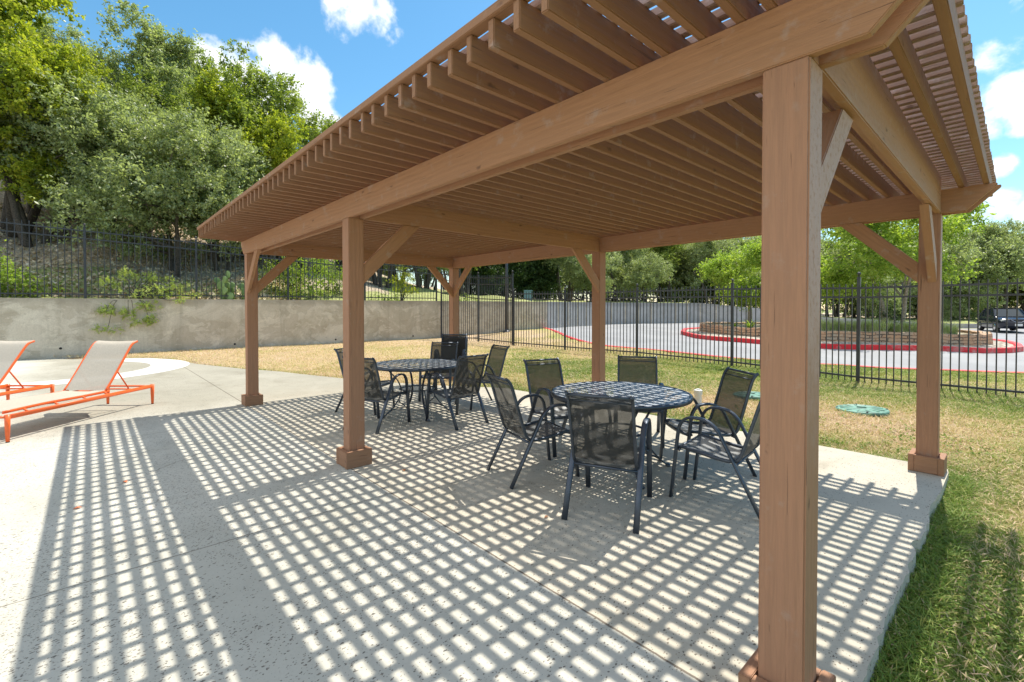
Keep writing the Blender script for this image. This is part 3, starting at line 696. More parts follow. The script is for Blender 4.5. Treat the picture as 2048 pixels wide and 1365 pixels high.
# knee braces
def brace(kind, x, y, sgn, th=.045):
    # 45 degree, lower end on the post at z 1.75-1.93, upper end under the beam
    dgn = .125 / 2 * math.sqrt(2)
    if kind == 'y':
        y0 = y + (PW if sgn > 0 else 0); poly = [(y0, 1.746), (y0, 1.93), (y0 + sgn * .435, HB), (y0 + sgn * .655, HB), (y0 + sgn * .62, HB - .003)]
        poly = [(y0 + sgn * .0, 1.742), (y0, 1.928), (y0 + sgn * .434, HB - .001), (y0 + sgn * .62, HB - .001)]
        p0 = Vector((x - th / 2 - .002, (poly[0][0] + poly[1][0]) / 2, (1.742 + 1.928) / 2)); p1 = Vector((x - th / 2 - .002, (poly[2][0] + poly[3][0]) / 2, HB))
        dirv = (p1 - p0).normalized(); n_ = Vector((0, -dirv.z, dirv.y)); xs_ = Vector((1, 0, 0))
        P2 = lambda q: (x - th / 2 - .002, q[0], q[1])
    else:
        x0 = x if sgn > 0 else x - PW; poly = [(x0, 1.742), (x0, 1.928), (x0 + sgn * .434, HB - .001), (x0 + sgn * .62, HB - .001)]
        P2 = lambda q: (q[0], y + th / 2 - .001, q[1])
        p0 = Vector(P2(((poly[0][0] + poly[1][0]) / 2, 1.835))); p1 = Vector(P2(((poly[2][0] + poly[3][0]) / 2, HB)))
        dirv = (p1 - p0).normalized(); xs_ = Vector((0, 1, 0))
    yd = xs_; zd = dirv.cross(yd); b = MB(); M = Matrix((dirv, yd, zd)).transposed()
    pts = [M.transposed() @ (Vector(P2(q)) - p0) for q in poly]
    b.prism([(q.x, q.z) for q in pts], 'y', -th / 2, th / 2)
    o = b.build('knee_brace', M_wood, perg, bevel=.004); MM = M.to_4x4(); MM.translation = p0; o.matrix_world = MM
brace('y', -.03, 0, 1, .085); brace('y', -L1, 0, 1, .045); brace('y', -L2, 0, 1, .045); brace('x', -L2, 0, 1, .045)
brace('y', -.02, Wd, -1, .06); brace('x', 0, Wd, -1, .045); brace('y', -L1, Wd, -1, .045); brace('y', -L2, Wd, -1, .045); brace('x', -L2, Wd, 1, .045)
# rafters and slats
YF, YB = -.588, Wd + PW + .55
rz_ = random.Random(5); rxs = [-7.85 + .1525 * k for k in range(52)] + [.132, .287]
for x in rxs:
    if abs(x + .022) < .06 or abs(x + L1 + .022) < .035 or abs(x + L2 + .022) < .035: x -= .045
    dx = rz_.gauss(0, .004); e0 = YF + rz_.uniform(-.002, .010)
    timber('rafter', (x + dx, e0, (HT + RT) / 2), (x + rz_.gauss(0, .004), YB - rz_.uniform(0, .012), (HT + RT) / 2), .037 + rz_.uniform(-.001, .002), RT - HT - .001, M_raft, bevel=.004, bow=rz_.gauss(0, .003))
timber('slat', (-7.89, -.566, RT + .0215), (.33, -.566, RT + .0215), .062, .042, M_raft, bevel=.003)
y = -.575 + .0995
while y < YB + .03:
    timber('slat', (-7.885 + rz_.uniform(-.008, .008), y + rz_.gauss(0, .0025), RT + .0200), (.325 + rz_.uniform(-.003, .003), y + rz_.gauss(0, .0025), RT + .0200), .038, .039, M_slat, bevel=.004, bow=rz_.gauss(0, .003))
    y += .0995

# ------------------------------------------------------------------ furniture
def arc(pts, n=6):   # smooth polyline (Catmull-Rom)
    P = [Vector(p) for p in pts]; out_ = []
    for i in range(len(P) - 1):
        a = P[max(0, i - 1)]; b_ = P[i]; c_ = P[i + 1]; d_ = P[min(len(P) - 1, i + 2)]
        for k in range(n):
            t = k / n; out_.append(.5 * ((2 * b_) + (c_ - a) * t + (2 * a - 5 * b_ + 4 * c_ - d_) * t * t + (3 * b_ - a - 3 * c_ + d_) * t ** 3))
    out_.append(P[-1]); return out_
def make_chair():
    r = empty('patio_chair', (0, 0, 0), 0, 'x', 'chair', 'black sling chairs on the patio')
    for s in (-1, 1):
        y = s * .25
        path = [Vector((0, y, 0)), Vector((.13, y, .25))] + arc([(.26, y, .50), (.31, y, .59), (.375, y, .643), (.46, y, .66), (.545, y, .645), (.595, y, .585), (.612, y, .50)], 4) + [Vector((.638, y, .25)), Vector((.665, y, .0))]
        b = MB(); b.tube(path, 0, 8, flat=(.021, .011), side=(0, 1, 0)); b.build('arm_frame', M_frame, r, True)
        y = s * .225
        prof = arc([(.635, y, .375), (.60, y, .408), (.50, y, .400), (.33, y, .375), (.22, y, .372), (.165, y, .40), (.135, y, .47), (.07, y, .68), (.02, y, .84), (-.012, y, .895), (-.04, y, .915)], 4)
        b = MB(); b.tube(prof, 0, 8, flat=(.011, .013), side=(0, 1, 0)); b.build('sling_rail', M_frame, r, True)
    prof = arc([(.630, 0, .372), (.60, 0, .412), (.50, 0, .398), (.33, 0, .368), (.22, 0, .365), (.165, 0, .40), (.135, 0, .47), (.07, 0, .68), (.02, 0, .84), (-.012, 0, .895)], 5)
    b = MB(); m_ = 7; vs = []
    for i, p in enumerate(prof):
        for k in range(m_):
            t = k / (m_ - 1) * 2 - 1; sag = (1 - t * t) * .014
            vs.append((p.x, t * .217, p.z - sag * (1 if p.z < .5 else .3)))
    b.add(vs, [(i * m_ + k, i * m_ + k + 1, (i + 1) * m_ + k + 1, (i + 1) * m_ + k) for i in range(len(prof) - 1) for k in range(m_ - 1)])
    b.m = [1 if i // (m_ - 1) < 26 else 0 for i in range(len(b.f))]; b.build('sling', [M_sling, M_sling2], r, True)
    b = MB(); b.tube([(-.028, -.225, .905), (-.028, .225, .905)], .012, 8); b.tube([(.012, -.222, .86), (.012, .222, .86)], .006, 6); b.build('top_rail', M_frame, r, True)
    b = MB(); b.tube([(.630, -.225, .385), (.630, .225, .385)], .013, 8); b.build('front_rail', M_frame, r, True)
    b = MB(); b.tube([(.185, -.25, .352), (.185, .25, .352)], .011, 8); b.build('rear_stretcher', M_frame, r, True)
    b = MB()
    for s in (-1, 1):
        b.tube([(.60, s * .25, .385), (.60, s * .225, .395)], .010, 6)
    b.build('front_bracket', M_frame, r, True)
    return r
chair0 = make_chair(); used = [False]
def place_chair(x, y, dx, dy, label, z=0.0, group='black sling chairs on the patio'):
    c = chair0 if not used[0] else copy_tree(chair0); used[0] = True
    c.location = (x, y, z); c.rotation_euler = (0, 0, math.atan2(dy, dx)); c['label'] = label; c['group'] = group; return c
NT = 'the near round table'; FT = 'the far round table'
place_chair(-1.453, .773, -.265, .61, 'black sling chair nearest the camera, seen from behind at the near round table')
place_chair(-2.60, .85, .285, .958, 'black sling chair in side view at the left of the near round table')
place_chair(-3.247, 2.08, .964, -.266, 'black sling chair with four light stripes on its back, left behind the near round table')
place_chair(-2.68, 3.17, .56, -.83, 'black sling chair half hidden behind the near round table, green lawn showing through its back')
place_chair(-1.30, 2.74, -.588, -.809, 'black sling chair at the right of the near table, green lid behind its back')
place_chair(-.742, 1.93, -.995, -.096, 'black sling chair cut off by the thick front post')
place_chair(-6.35, 1.05, .85, .5, 'black sling chair mostly hidden behind the middle front post at the far round table')
place_chair(-4.91, .61, -.28, .6, 'black sling chair just right of the middle front post, its back towards us')
place_chair(-4.198, 1.79, -.998, -.03, 'black sling chair at the right end of the far round table, back towards us')
place_chair(-5.13, 3.05, -.15, -.99, 'black sling chair behind the far round table with its back leaning right, dry lawn beyond')
place_chair(-6.32, 2.80, .67, -.75, 'black sling chair facing us behind the far round table, tan ground through its sling')
for k in range(3):
    place_chair(-6.78 + .035 * k, 3.36 - .04 * k, .72, -.69, ['lowest chair of the black stack behind the far table', 'middle chair of the black stack behind the far table', 'topmost chair of the black stack behind the far table'][k], .055 * k + .0, 'stacked black sling chairs')
def make_table():
    r = empty('round_table', (0, 0, 0), 0, 'x', 'table', 'round black metal patio tables')
    R = .64
    b = MB(); n = 72; vs = [(0, 0, .722)]
    rr = (.2, .4, .58, .615)
    for q in rr:
        for k in range(n): a = 2 * math.pi * k / n; vs.append((q * math.cos(a), q * math.sin(a), .722))
    fs = [(0, 1 + k, 1 + (k + 1) % n) for k in range(n)]
    for i in range(3):
        for k in range(n): fs.append((1 + i * n + k, 1 + (i + 1) * n + k, 1 + (i + 1) * n + (k + 1) % n, 1 + i * n + (k + 1) % n))
    b.add(vs, fs); b.build('tabletop', M_perf, r)
    b = MB(); sec = [(.612, .714), (.612, .7235), (.628, .727), (.64, .722), (.644, .705), (.638, .688), (.622, .690), (.618, .70)]; vs = []; m_ = len(sec)
    for k in range(n):
        a = 2 * math.pi * k / n
        for q, z in sec: vs.append((q * math.cos(a), q * math.sin(a), z))
    b.add(vs, [(k * m_ + i, k * m_ + (i + 1) % m_, ((k + 1) % n) * m_ + (i + 1) % m_, ((k + 1) % n) * m_ + i) for k in range(n) for i in range(m_)])
    b.build('rim', M_frame, r, True)
    b = MB()
    for q in (.22, .40):
        b.tube([(q * math.cos(2 * math.pi * k / 40), q * math.sin(2 * math.pi * k / 40), .708) for k in range(40)], .008, 6, True)
    b.build('under_frame', M_frame, r, True)
    for k in range(4):
        a = math.pi / 4 + k * math.pi / 2 + .2; c_, s_ = math.cos(a), math.sin(a); P = lambda q, z, o=0: (q * c_ - o * s_, q * s_ + o * c_, z)
        b = MB(); b.tube(arc([P(.47, .705), P(.38, .62), P(.28, .50), P(.235, .38), P(.25, .27), P(.33, .15), P(.43, .05), P(.48, .016)], 5), 0, 8, flat=(.015, .008), side=(-s_, c_, 0)); b.build('leg', M_frame, r, True)
        b = MB(); b.tube(arc([P(.24, .36, .03), P(.27, .22, .04), P(.19, .14, .06), P(.30, .12, .03), P(.40, .075, 0)], 5), .008, 6); b.build('scroll_brace', M_frame, r, True)
        b = MB(); b.lathe([(.006, 0), (.022, .003), (.025, .014), (.018, .026), (.004, .03)], 12, P(.487, .0)); b.build('foot', M_frame, r, True)
    b = MB(); b.tube([(.235 * math.cos(2 * math.pi * k / 40), .235 * math.sin(2 * math.pi * k / 40), .37) for k in range(40)], 0, 8, True, flat=(.008, .016)); b.build('ring', M_frame, r, True)
    return r
t1 = make_table(); t2 = copy_tree(t1)
t1.location = (-2.029, 1.853, 0); t1['label'] = 'near round black metal table, dappled with striped light, on curved legs'
t2.location = (-5.298, 1.639, 0); t2['label'] = 'far round black metal table, beyond the middle front post'; t2.rotation_euler = (0, 0, .35)

def make_lounger():
    r = empty('sun_lounger', (0, 0, 0), 0, 'x', 'sun lounger', 'orange framed sun loungers')
    Ln, wd = 2.16, .70
    for sy in (-1, 1):
        b = MB(); b.tube([(0.02, sy * wd / 2, .285), (Ln - .02, sy * wd / 2, .285)], 0, 8, flat=(.014, .026), side=(0, 1, 0)); b.build('side_rail', M_orange, r, True)
        for x in (.02, Ln - .02):
            b = MB(); b.tube([(x, sy * wd / 2, .312), (x, sy * wd / 2, .19), (x, sy * wd / 2, .005)], [.026, .024, .017], 10); b.build('leg', M_orange, r, True)
            b = MB(); b.lathe([(.017, 0), (.018, .010)], 10, (x, sy * wd / 2, 0)); b.build('foot_cap', M_tyre, r)
        y = sy * (wd / 2 - .06)
        b = MB(); b.tube(arc([(.03, y, .335), (.5, y, .345), (1.0, y, .335), (1.42, y, .335)], 4), 0, 8, flat=(.011, .017), side=(0, 1, 0))
        for x in (.25, .62, 1.0, 1.33): b.tube([(x, y, .335), (x, sy * wd / 2 * .985, .30)], .012, 6)
        b.build('seat_rail', M_orange, r, True)
        b = MB(); b.tube(arc([(1.36, y, .345), (1.50, y, .52), (1.66, y, .74), (1.80, y, .93), (1.86, y, .985), (1.93, y, 1.005)], 4), 0, 8, flat=(.011, .015), side=(0, 1, 0)); b.build('back_rail', M_orange, r, True)
        b = MB(); b.tube([(1.58, y + sy * -.02, .60), (1.78, y + sy * -.02, .31)], .010, 8); b.build('prop_arm', M_orange, r, True)
    b = MB(); b.tube([(1.78, -wd / 2 + .05, .30), (1.78, wd / 2 - .05, .30)], .011, 8); b.tube([(Ln - .02, -wd / 2, .285), (Ln - .02, wd / 2, .285)], 0, 8, flat=(.012, .026)); b.tube([(.02, -wd / 2, .285), (.02, wd / 2, .285)], 0, 8, flat=(.012, .026)); b.build('cross_rail', M_orange, r, True)
    def sheet(pr, name):
        b = MB(); m_ = 9; vs = []
        for i, p in enumerate(pr):
            for k in range(m_):
                t = k / (m_ - 1) * 2 - 1; vs.append((p.x, t * (wd / 2 - .055), p.z - (1 - t * t) * .012))
        b.add(vs, [(i * m_ + k, i * m_ + k + 1, (i + 1) * m_ + k + 1, (i + 1) * m_ + k) for i in range(len(pr) - 1) for k in range(m_ - 1)])
        b.build(name, M_lsling, r, True)
    sheet(arc([(.04, 0, .352), (.5, 0, .362), (1.0, 0, .352), (1.36, 0, .350)], 6), 'seat_sling')
    sheet(arc([(1.37, 0, .362), (1.50, 0, .535), (1.66, 0, .755), (1.80, 0, .945), (1.86, 0, 1.0), (1.925, 0, 1.02)], 6), 'back_sling')
    return r
dr = Vector((-.744, .669, 0)).normalized(); pn = Vector((-.669, -.744, 0)).normalized(); head = Vector((-8.744, -1.083, 0)) + pn * .35
lg = make_lounger(); lg.location = head - dr * 2.14; lg.rotation_euler = (0, 0, math.atan2(dr.y, dr.x)); lg['label'] = 'orange framed lounger nearest the pergola, grey sling back raised'
lg2 = copy_tree(lg); lg2.location = lg.location + Vector((-1.11, -1.17, 0)); lg2['label'] = 'orange framed lounger cut off by the left edge of the photo'

# ------------------------------------------------------------------ fences
def fence(posts, label, kind, pick=.125, rails=(.12, .32), low=.13):
    """posts: list of (point base Vector, height)"""
    r = empty('metal_fence', posts[0][0], 0, label, 'fence')
    o0 = posts[0][0]
    for i, (p, h) in enumerate(posts):
        q = p - o0; b = MB(); b.box((q.x, q.y, h / 2 - .1), (.062, .062, h + .1 - .0), kind); b.box((q.x, q.y, h - .04), (.07, .07, .02), kind)
        po = b.build('fence_post', M_metal, r, bevel=.004)
        b = MB(); b.lathe([(.012, h - .03), (.015, h), (.03, h + .02), (.036, h + .045), (.026, h + .07), (.004, h + .082)], 12, (q.x, q.y, 0)); b.build('ball_finial', M_metal, po, True)
    for i in range(len(posts) - 1):
        (a, ha), (c, hc) = posts[i], posts[i + 1]; a = a - o0; c = c - o0; ln = (c - a).length; n = max(2, round(ln / pick)); ang = math.atan2(c.y - a.y, c.x - a.x); b = MB()
        h_use = min(ha, hc) if abs(ha - hc) > .35 else None
        def top(t): return (h_use if h_use else ha + (hc - ha) * t)
        for rz in rails + (None,):
            za = a.z + ((top(0) - rz) if rz is not None else low); zc = c.z + ((top(1) - rz) if rz is not None else low)
            b.tube([Vector((a.x, a.y, za)), Vector((c.x, c.y, zc))], 0, 4, flat=(.022, .022), side=(0, 0, 1))
        for k in range(1, n):
            t = k / n; q = a.lerp(c, t); z0 = q.z + .02; z1 = q.z + top(t) - .03 + RNG.uniform(-.008, .008); b.box((q.x, q.y, (z0 + z1) / 2), (.019, .019, z1 - z0), ang)
        b.build('fence_panel', M_metal, r, fix=False)
    return r
# right-hand fence along the driveway
R = [(-1.50, 20.55, 2.95), (0.02, 18.4, 2.85), (1.92, 16.8, 2.17), (3.94, 14.6, 2.17), (5.8, 12.2, 2.17), (7.48, 10.0, 2.17), (9.15, 7.9, 2.17), (10.9, 5.7, 2.17)]
pl = [(onG(-3.36, 22.05), 3.2)] + [(onG(L, d), h) for L, d, h in R[:2]]
ang = (lambda q: math.atan2(q.y, q.x))(W(7.48, 10) - W(1.92, 16.8))
fence(pl, 'tall black metal fence bays running down from the wall corner', ang, .13, (.14, .42, 1.05))
pl = [(onG(L, d), h) for L, d, h in R[1:]]; pl[0] = (pl[0][0] + Vector((.09, -.02, 0)), 2.17)
fence(pl, 'long black metal fence between the lawn and the driveway', ang, .123)
# fence on the left wall
def wl(u):       # (L,d) on the wall line at a photo column, wall thickness centre
    k = (u - 1024) / F
    for (a, b_), (c, e) in zip(WALL[:-1], WALL[1:]):
        # a + t(c-a) = k (b + t(e-b))
        t = (k * b_ - a) / ((c - a) - k * (e - b_))
        if 0 <= t <= 1: return a + t * (c - a), b_ + t * (e - b_) + .14
def wfp(u, h): L, d = wl(u); p = W(L, d); return (Vector((p.x, p.y, wtop(L) + .0)), h)
us = [-90, 163, 388, 573, 728, 872]; hs_ = [2.38, 2.28, 2.15, 1.95, 1.8, 1.68]
wa = (lambda q: math.atan2(q.y, q.x))(W(*WALL[2]) - W(*WALL[1]))
fence([wfp(u, h) for u, h in zip(us, hs_)], 'black metal fence standing on top of the stained wall', wa, .150, (.16, .40))

# ------------------------------------------------------------------ small things
def lid(x, y, rad, label):
    b = MB(); z = G(x, y); b.lathe([(rad, 0), (rad * 1.0, .05), (rad * .97, .065), (rad * .9, .07), (rad * .88, .062), (rad * .3, .075), (.02, .078)], 40, (0, 0, -.0))
    r = b.build('access_lid', M_green, None, True); r.location = (x, y, z - .01); r.rotation_euler = (.02, -.03, 0); tag(r, label, 'lid', 'green round access lids in the lawn')
    b = MB(); b.bx(-.06, .06, -.012, .012, .075, .092); b.build('grip', M_green, r)
    b = MB()
    for k in range(12):
        a = k * math.pi / 6; b.box((rad * .55 * math.cos(a), rad * .55 * math.sin(a), .069), (rad * .55, .012, .010), a)
    b.build('rib', M_green, r)
    for k in range(4):
        a = k * math.pi / 2 + .4; b = MB(); b.lathe([(.014, .06), (.014, .076), (.010, .079)], 8, (rad * .93 * math.cos(a), rad * .93 * math.sin(a), 0)); b.build('bolt', M_metal, r)
    return r
lid(-1.15, 7.05, .34, 'round green plastic lid in bare dry soil right of the thick post')
lid(-2.76, 7.0, .30, 'round green plastic lid seen behind the right-hand chair back')
p = Vector((-3.05, 5.55, 0)); z = G(p.x, p.y)
b = MB(); b.lathe([(.055, -.1), (.055, .18), (.066, .18), (.066, .25), (.055, .258), (.05, .26)], 20); c_ = b.build('cleanout_pipe', M_white, None, False); c_.location = (p.x, p.y, z); tag(c_, 'short white plastic pipe standing in the grass behind the near table', 'pipe')
b = MB(); b.lathe([(.034, .259), (.034, .275)], 4); b.build('cap', M_white, c_)
# light pole at the wall
q = onG((1013 - 1024) / F * 24.9, 24.4 - .0); q = onG((1013 - 1024) / F * 24.0, 24.0)
r = empty('lamp_post', q, 0, 'tall dark metal lamp pole beyond the fence, in front of the wall', 'lamp post')
b = MB(); b.tube([(0, 0, .0), (0, 0, 3), (0, 0, 6.2)], [.085, .08, .065], 14); b.build('pole', M_pole, r, True)
b = MB(); b.lathe([(.2, 0), (.2, .03), (.17, .06), (.10, .10), (.09, .16)], 20); b.build('base_plate', M_pole, r)
b = MB(); b.box((0, -.35, 6.25), (.3, .75, .12)); b.build('lamp_head', M_pole, r, bevel=.02)
# fallen leaves on the patio
def leaf(x, y, mat, label, s=.03):
    b = MB(); b.add([(0, -s, .004), (s * .5, -s * .3, .012), (s * .45, s * .4, .010), (0, s, .004), (-s * .45, s * .4, .014), (-s * .5, -s * .3, .012), (0, 0, .004)], [(0, 1, 6), (1, 2, 6), (2, 3, 6), (3, 4, 6), (4, 5, 6), (5, 0, 6)])
    o = b.build('fallen_leaf', mat); o.location = (x, y, .001); o.rotation_euler = (0, 0, RNG.uniform(0, 6)); tag(o, label, 'leaf', 'fallen leaves on the patio')
M_leafb = simple('dry_leaf_brown', (.30, .13, .05), .7); M_leafr = simple('dry_leaf_red', (.75, .22, .08), .6)
def gp(u, v): r_ = ray(u, v); t = -CAM.z / r_.z; return CAM.x + r_.x * t, CAM.y + r_.y * t
leaf(*gp(808, 942), M_leafb, 'curled brown leaf on the patio right of the middle front post base')
leaf(*gp(155, 1018), M_leafr, 'orange red leaf lying in the lit slots at the lower left', .028)
leaf(*gp(250, 965), M_leafr, 'pale red leaf on the patio between the lounger and the post', .03)
leaf(*gp(1093, 1036), M_leafb, 'small brown leaf on the patio left of the nearest chair leg', .022)

# ------------------------------------------------------------------ vegetation
def unit(n, rs):
    v = rs.normal(size=(n, 3)); return v / np.linalg.norm(v, axis=1, keepdims=True)
def leaves(centers, size, rs, aspect=.55, droop=0.0, upb=.35):
    n = len(centers); d = unit(n, rs); d[:, 2] -= droop; d /= np.linalg.norm(d, axis=1, keepdims=True)
    nrm = unit(n, rs); nrm[:, 2] = np.abs(nrm[:, 2]) + upb; s = np.cross(d, nrm); s /= (np.linalg.norm(s, axis=1, keepdims=True) + 1e-9)
    sz = size * rs.uniform(.6, 1.35, (n, 1)); w_ = sz * aspect * .5
    up = np.cross(s, d)
    V = np.stack([centers - d * sz * .5, centers + s * w_ + up * sz * .06, centers + d * sz * .5, centers - s * w_ + up * sz * .06], 1).reshape(-1, 3)
    Q = np.arange(4 * n).reshape(n, 4); return V, Q
def crown_points(blobs, nc, per, sg, rs, shell=.62):
    vol = np.array([b_[3] * b_[4] * b_[5] for b_ in blobs]) ** .75; pr = vol / vol.sum(); k = rs.choice(len(blobs), nc, p=pr); B = np.array(blobs)[k]
    d = unit(nc, rs); rr = shell + (1 - shell) * rs.uniform(0, 1, (nc, 1)) ** .6; inner = rs.uniform(0, 1, (nc, 1)) < .22; rr = np.where(inner, rs.uniform(.2, .7, (nc, 1)), rr)
    rr = rr * rs.uniform(.8, 1.22, (nc, 1))
    C = B[:, :3] + d * rr * B[:, 3:6]
    tw = 6; nt_ = nc * tw; Ct = np.repeat(C, tw, 0); dt = unit(nt_, rs) + np.repeat(d, tw, 0) * .9 + np.array([0, 0, .25]); dt /= np.linalg.norm(dt, axis=1, keepdims=True)
    ln = sg * 2.3 * rs.uniform(.45, 1.35, nt_); cnt = np.maximum(2, (per / tw * rs.uniform(.5, 1.5, nt_)).astype(int))
    tt = rs.uniform(0, 1, cnt.sum()) ** .8; P = np.repeat(Ct, cnt, 0) + np.repeat(dt * ln[:, None], cnt, 0) * tt[:, None] + rs.normal(size=(cnt.sum(), 3)) * sg * .20
    return C, P
BK = {}
def make_tree(key, H, blobs, mat, bark, nc, per, sg, size, trunks, seed, aspect=.55, droop=0., shell=.62, limb_r=.10):
    rs = np.random.RandomState(seed); rr = random.Random(seed)
    C, P = crown_points(blobs, nc, per, sg, rs, shell)
    V, Q = leaves(P, size, rs, aspect, droop)
    root = empty('tree', (0, 0, -50)); cr = np_mesh('crown', V, Q, mat, parent=root)
    b = MB(); starts = []
    for (bx_, by_, tx, ty, tz, r0) in trunks:
        pts = []; n = 7
        for i in range(n + 1):
            t = i / n; wob = .16 * math.sin(t * 5 + bx_ * 9) * t
            pts.append((bx_ + (tx - bx_) * t + wob, by_ + (ty - by_) * t + wob * .6 * math.cos(t * 7), -.3 + (tz + .3) * t))
        b.tube(pts, [r0 * (1.25 if i == 0 else 1 - .6 * i / n) for i in range(n + 1)], 8); starts += [(Vector(q), r0 * (1 - .6 * i / n)) for i, q in enumerate(pts) if i >= 3]
    tips = rs.permutation(len(C))[:min(len(C), 46)]
    for j, ti in enumerate(tips):
        tgt = Vector(C[ti]); s0, r0 = min(starts, key=lambda q: (q[0] - tgt).length + rr.uniform(0, 1.2)); mid = s0.lerp(tgt, .5) + Vector((rr.gauss(0, .25), rr.gauss(0, .25), rr.gauss(.15, .25)))
        pth = arc([s0, s0.lerp(mid, .6) + Vector((rr.gauss(0, .1), rr.gauss(0, .1), rr.gauss(0, .1))), mid, tgt], 3); m_ = len(pth); rb = min(r0 * .7, limb_r * rr.uniform(.5, 1.1))
        b.tube(pth, [rb * (1 - .85 * i / (m_ - 1)) + .006 for i in range(m_)], 5)
        if j < 30: starts.append((Vector(pth[m_ // 2]), rb * .5))
    b.build('trunk', bark, root, True, fix=False); BK[key] = [root, False]; return root
def put(key, pos, rz, sc, name, label, cat='tree', group=None, zs=None):
    root, us = BK[key]; o = root if not us else copy_tree(root); BK[key][1] = True
    o.location = pos; o.rotation_euler = (0, 0, rz); s = (sc, sc, zs or sc); o.scale = s; o.name = name; tag(o, label, cat, group); return o
def rblobs(seed, n, R, z0, z1, r0, r1, flat=.75):
    r = random.Random(seed); out_ = []
    for i in range(n):
        a = r.uniform(0, 6.28); q = R * math.sqrt(r.uniform(0, 1)); t = r.uniform(0, 1); z = z0 + (z1 - z0) * t; q *= (1 - .55 * max(0, t - .4)); s = r.uniform(r0, r1)
        out_.append((q * math.cos(a), q * math.sin(a), z, s, s, s * flat))
    return out_
mt = [(-.25, 0, -1.2, .5, 4.0, .22), (.3, .1, 1.4, -.4, 4.3, .2), (0, .3, .2, 1.6, 3.8, .16)]
make_tree('oak_a', 10, rblobs(1, 17, 1.9, 3.0, 8.8, .6, 1.25), L_silver, M_bark, 560, 96, .25, .118, mt, 11)
make_tree('oak_b', 10, rblobs(2, 18, 2.1, 2.4, 8.4, .6, 1.25), L_silver, M_bark, 560, 96, .25, .118, mt, 12)
make_tree('elm', 11, rblobs(3, 18, 2.1, 3.4, 10.0, .6, 1.3), L_yellow, M_bark, 520, 76, .27, .155, mt, 13)
make_tree('mixed', 10, rblobs(4, 17, 2.0, 2.6, 8.9, .6, 1.25), L_mid, M_bark, 560, 96, .25, .118, mt, 14)
make_tree('shrubby', 5, rblobs(5, 15, 2.1, 1.5, 4.5, .5, 1.1, .8), L_silver, M_bark, 500, 96, .22, .098, [(0, 0, -.6, .3, 2.2, .1), (.2, 0, .8, -.3, 2.4, .09)], 15)
make_tree('cedar', 9, [(0, 0, 1.2 + i * .8, 1.9 - i * .16, 1.9 - i * .16, .8) for i in range(10)], L_dark, M_bark, 620, 90, .26, .16, [(0, 0, 0, .1, 7, .18)], 16, .35)
make_tree('crape', 5, rblobs(7, 20, 2.5, 1.9, 4.6, .45, .95, .6), L_bright, M_barkp, 620, 66, .22, .11, [(-.1, 0, -.5, .2, 2.3, .09), (.1, .05, .6, -.3, 2.4, .08)], 17)
GA = 'trees on the slope above the wall'
def hpos(u, d, dz=0): p = U(u, d); return Vector((p.x, p.y, Hh(p.x, p.y) - .15 + dz))
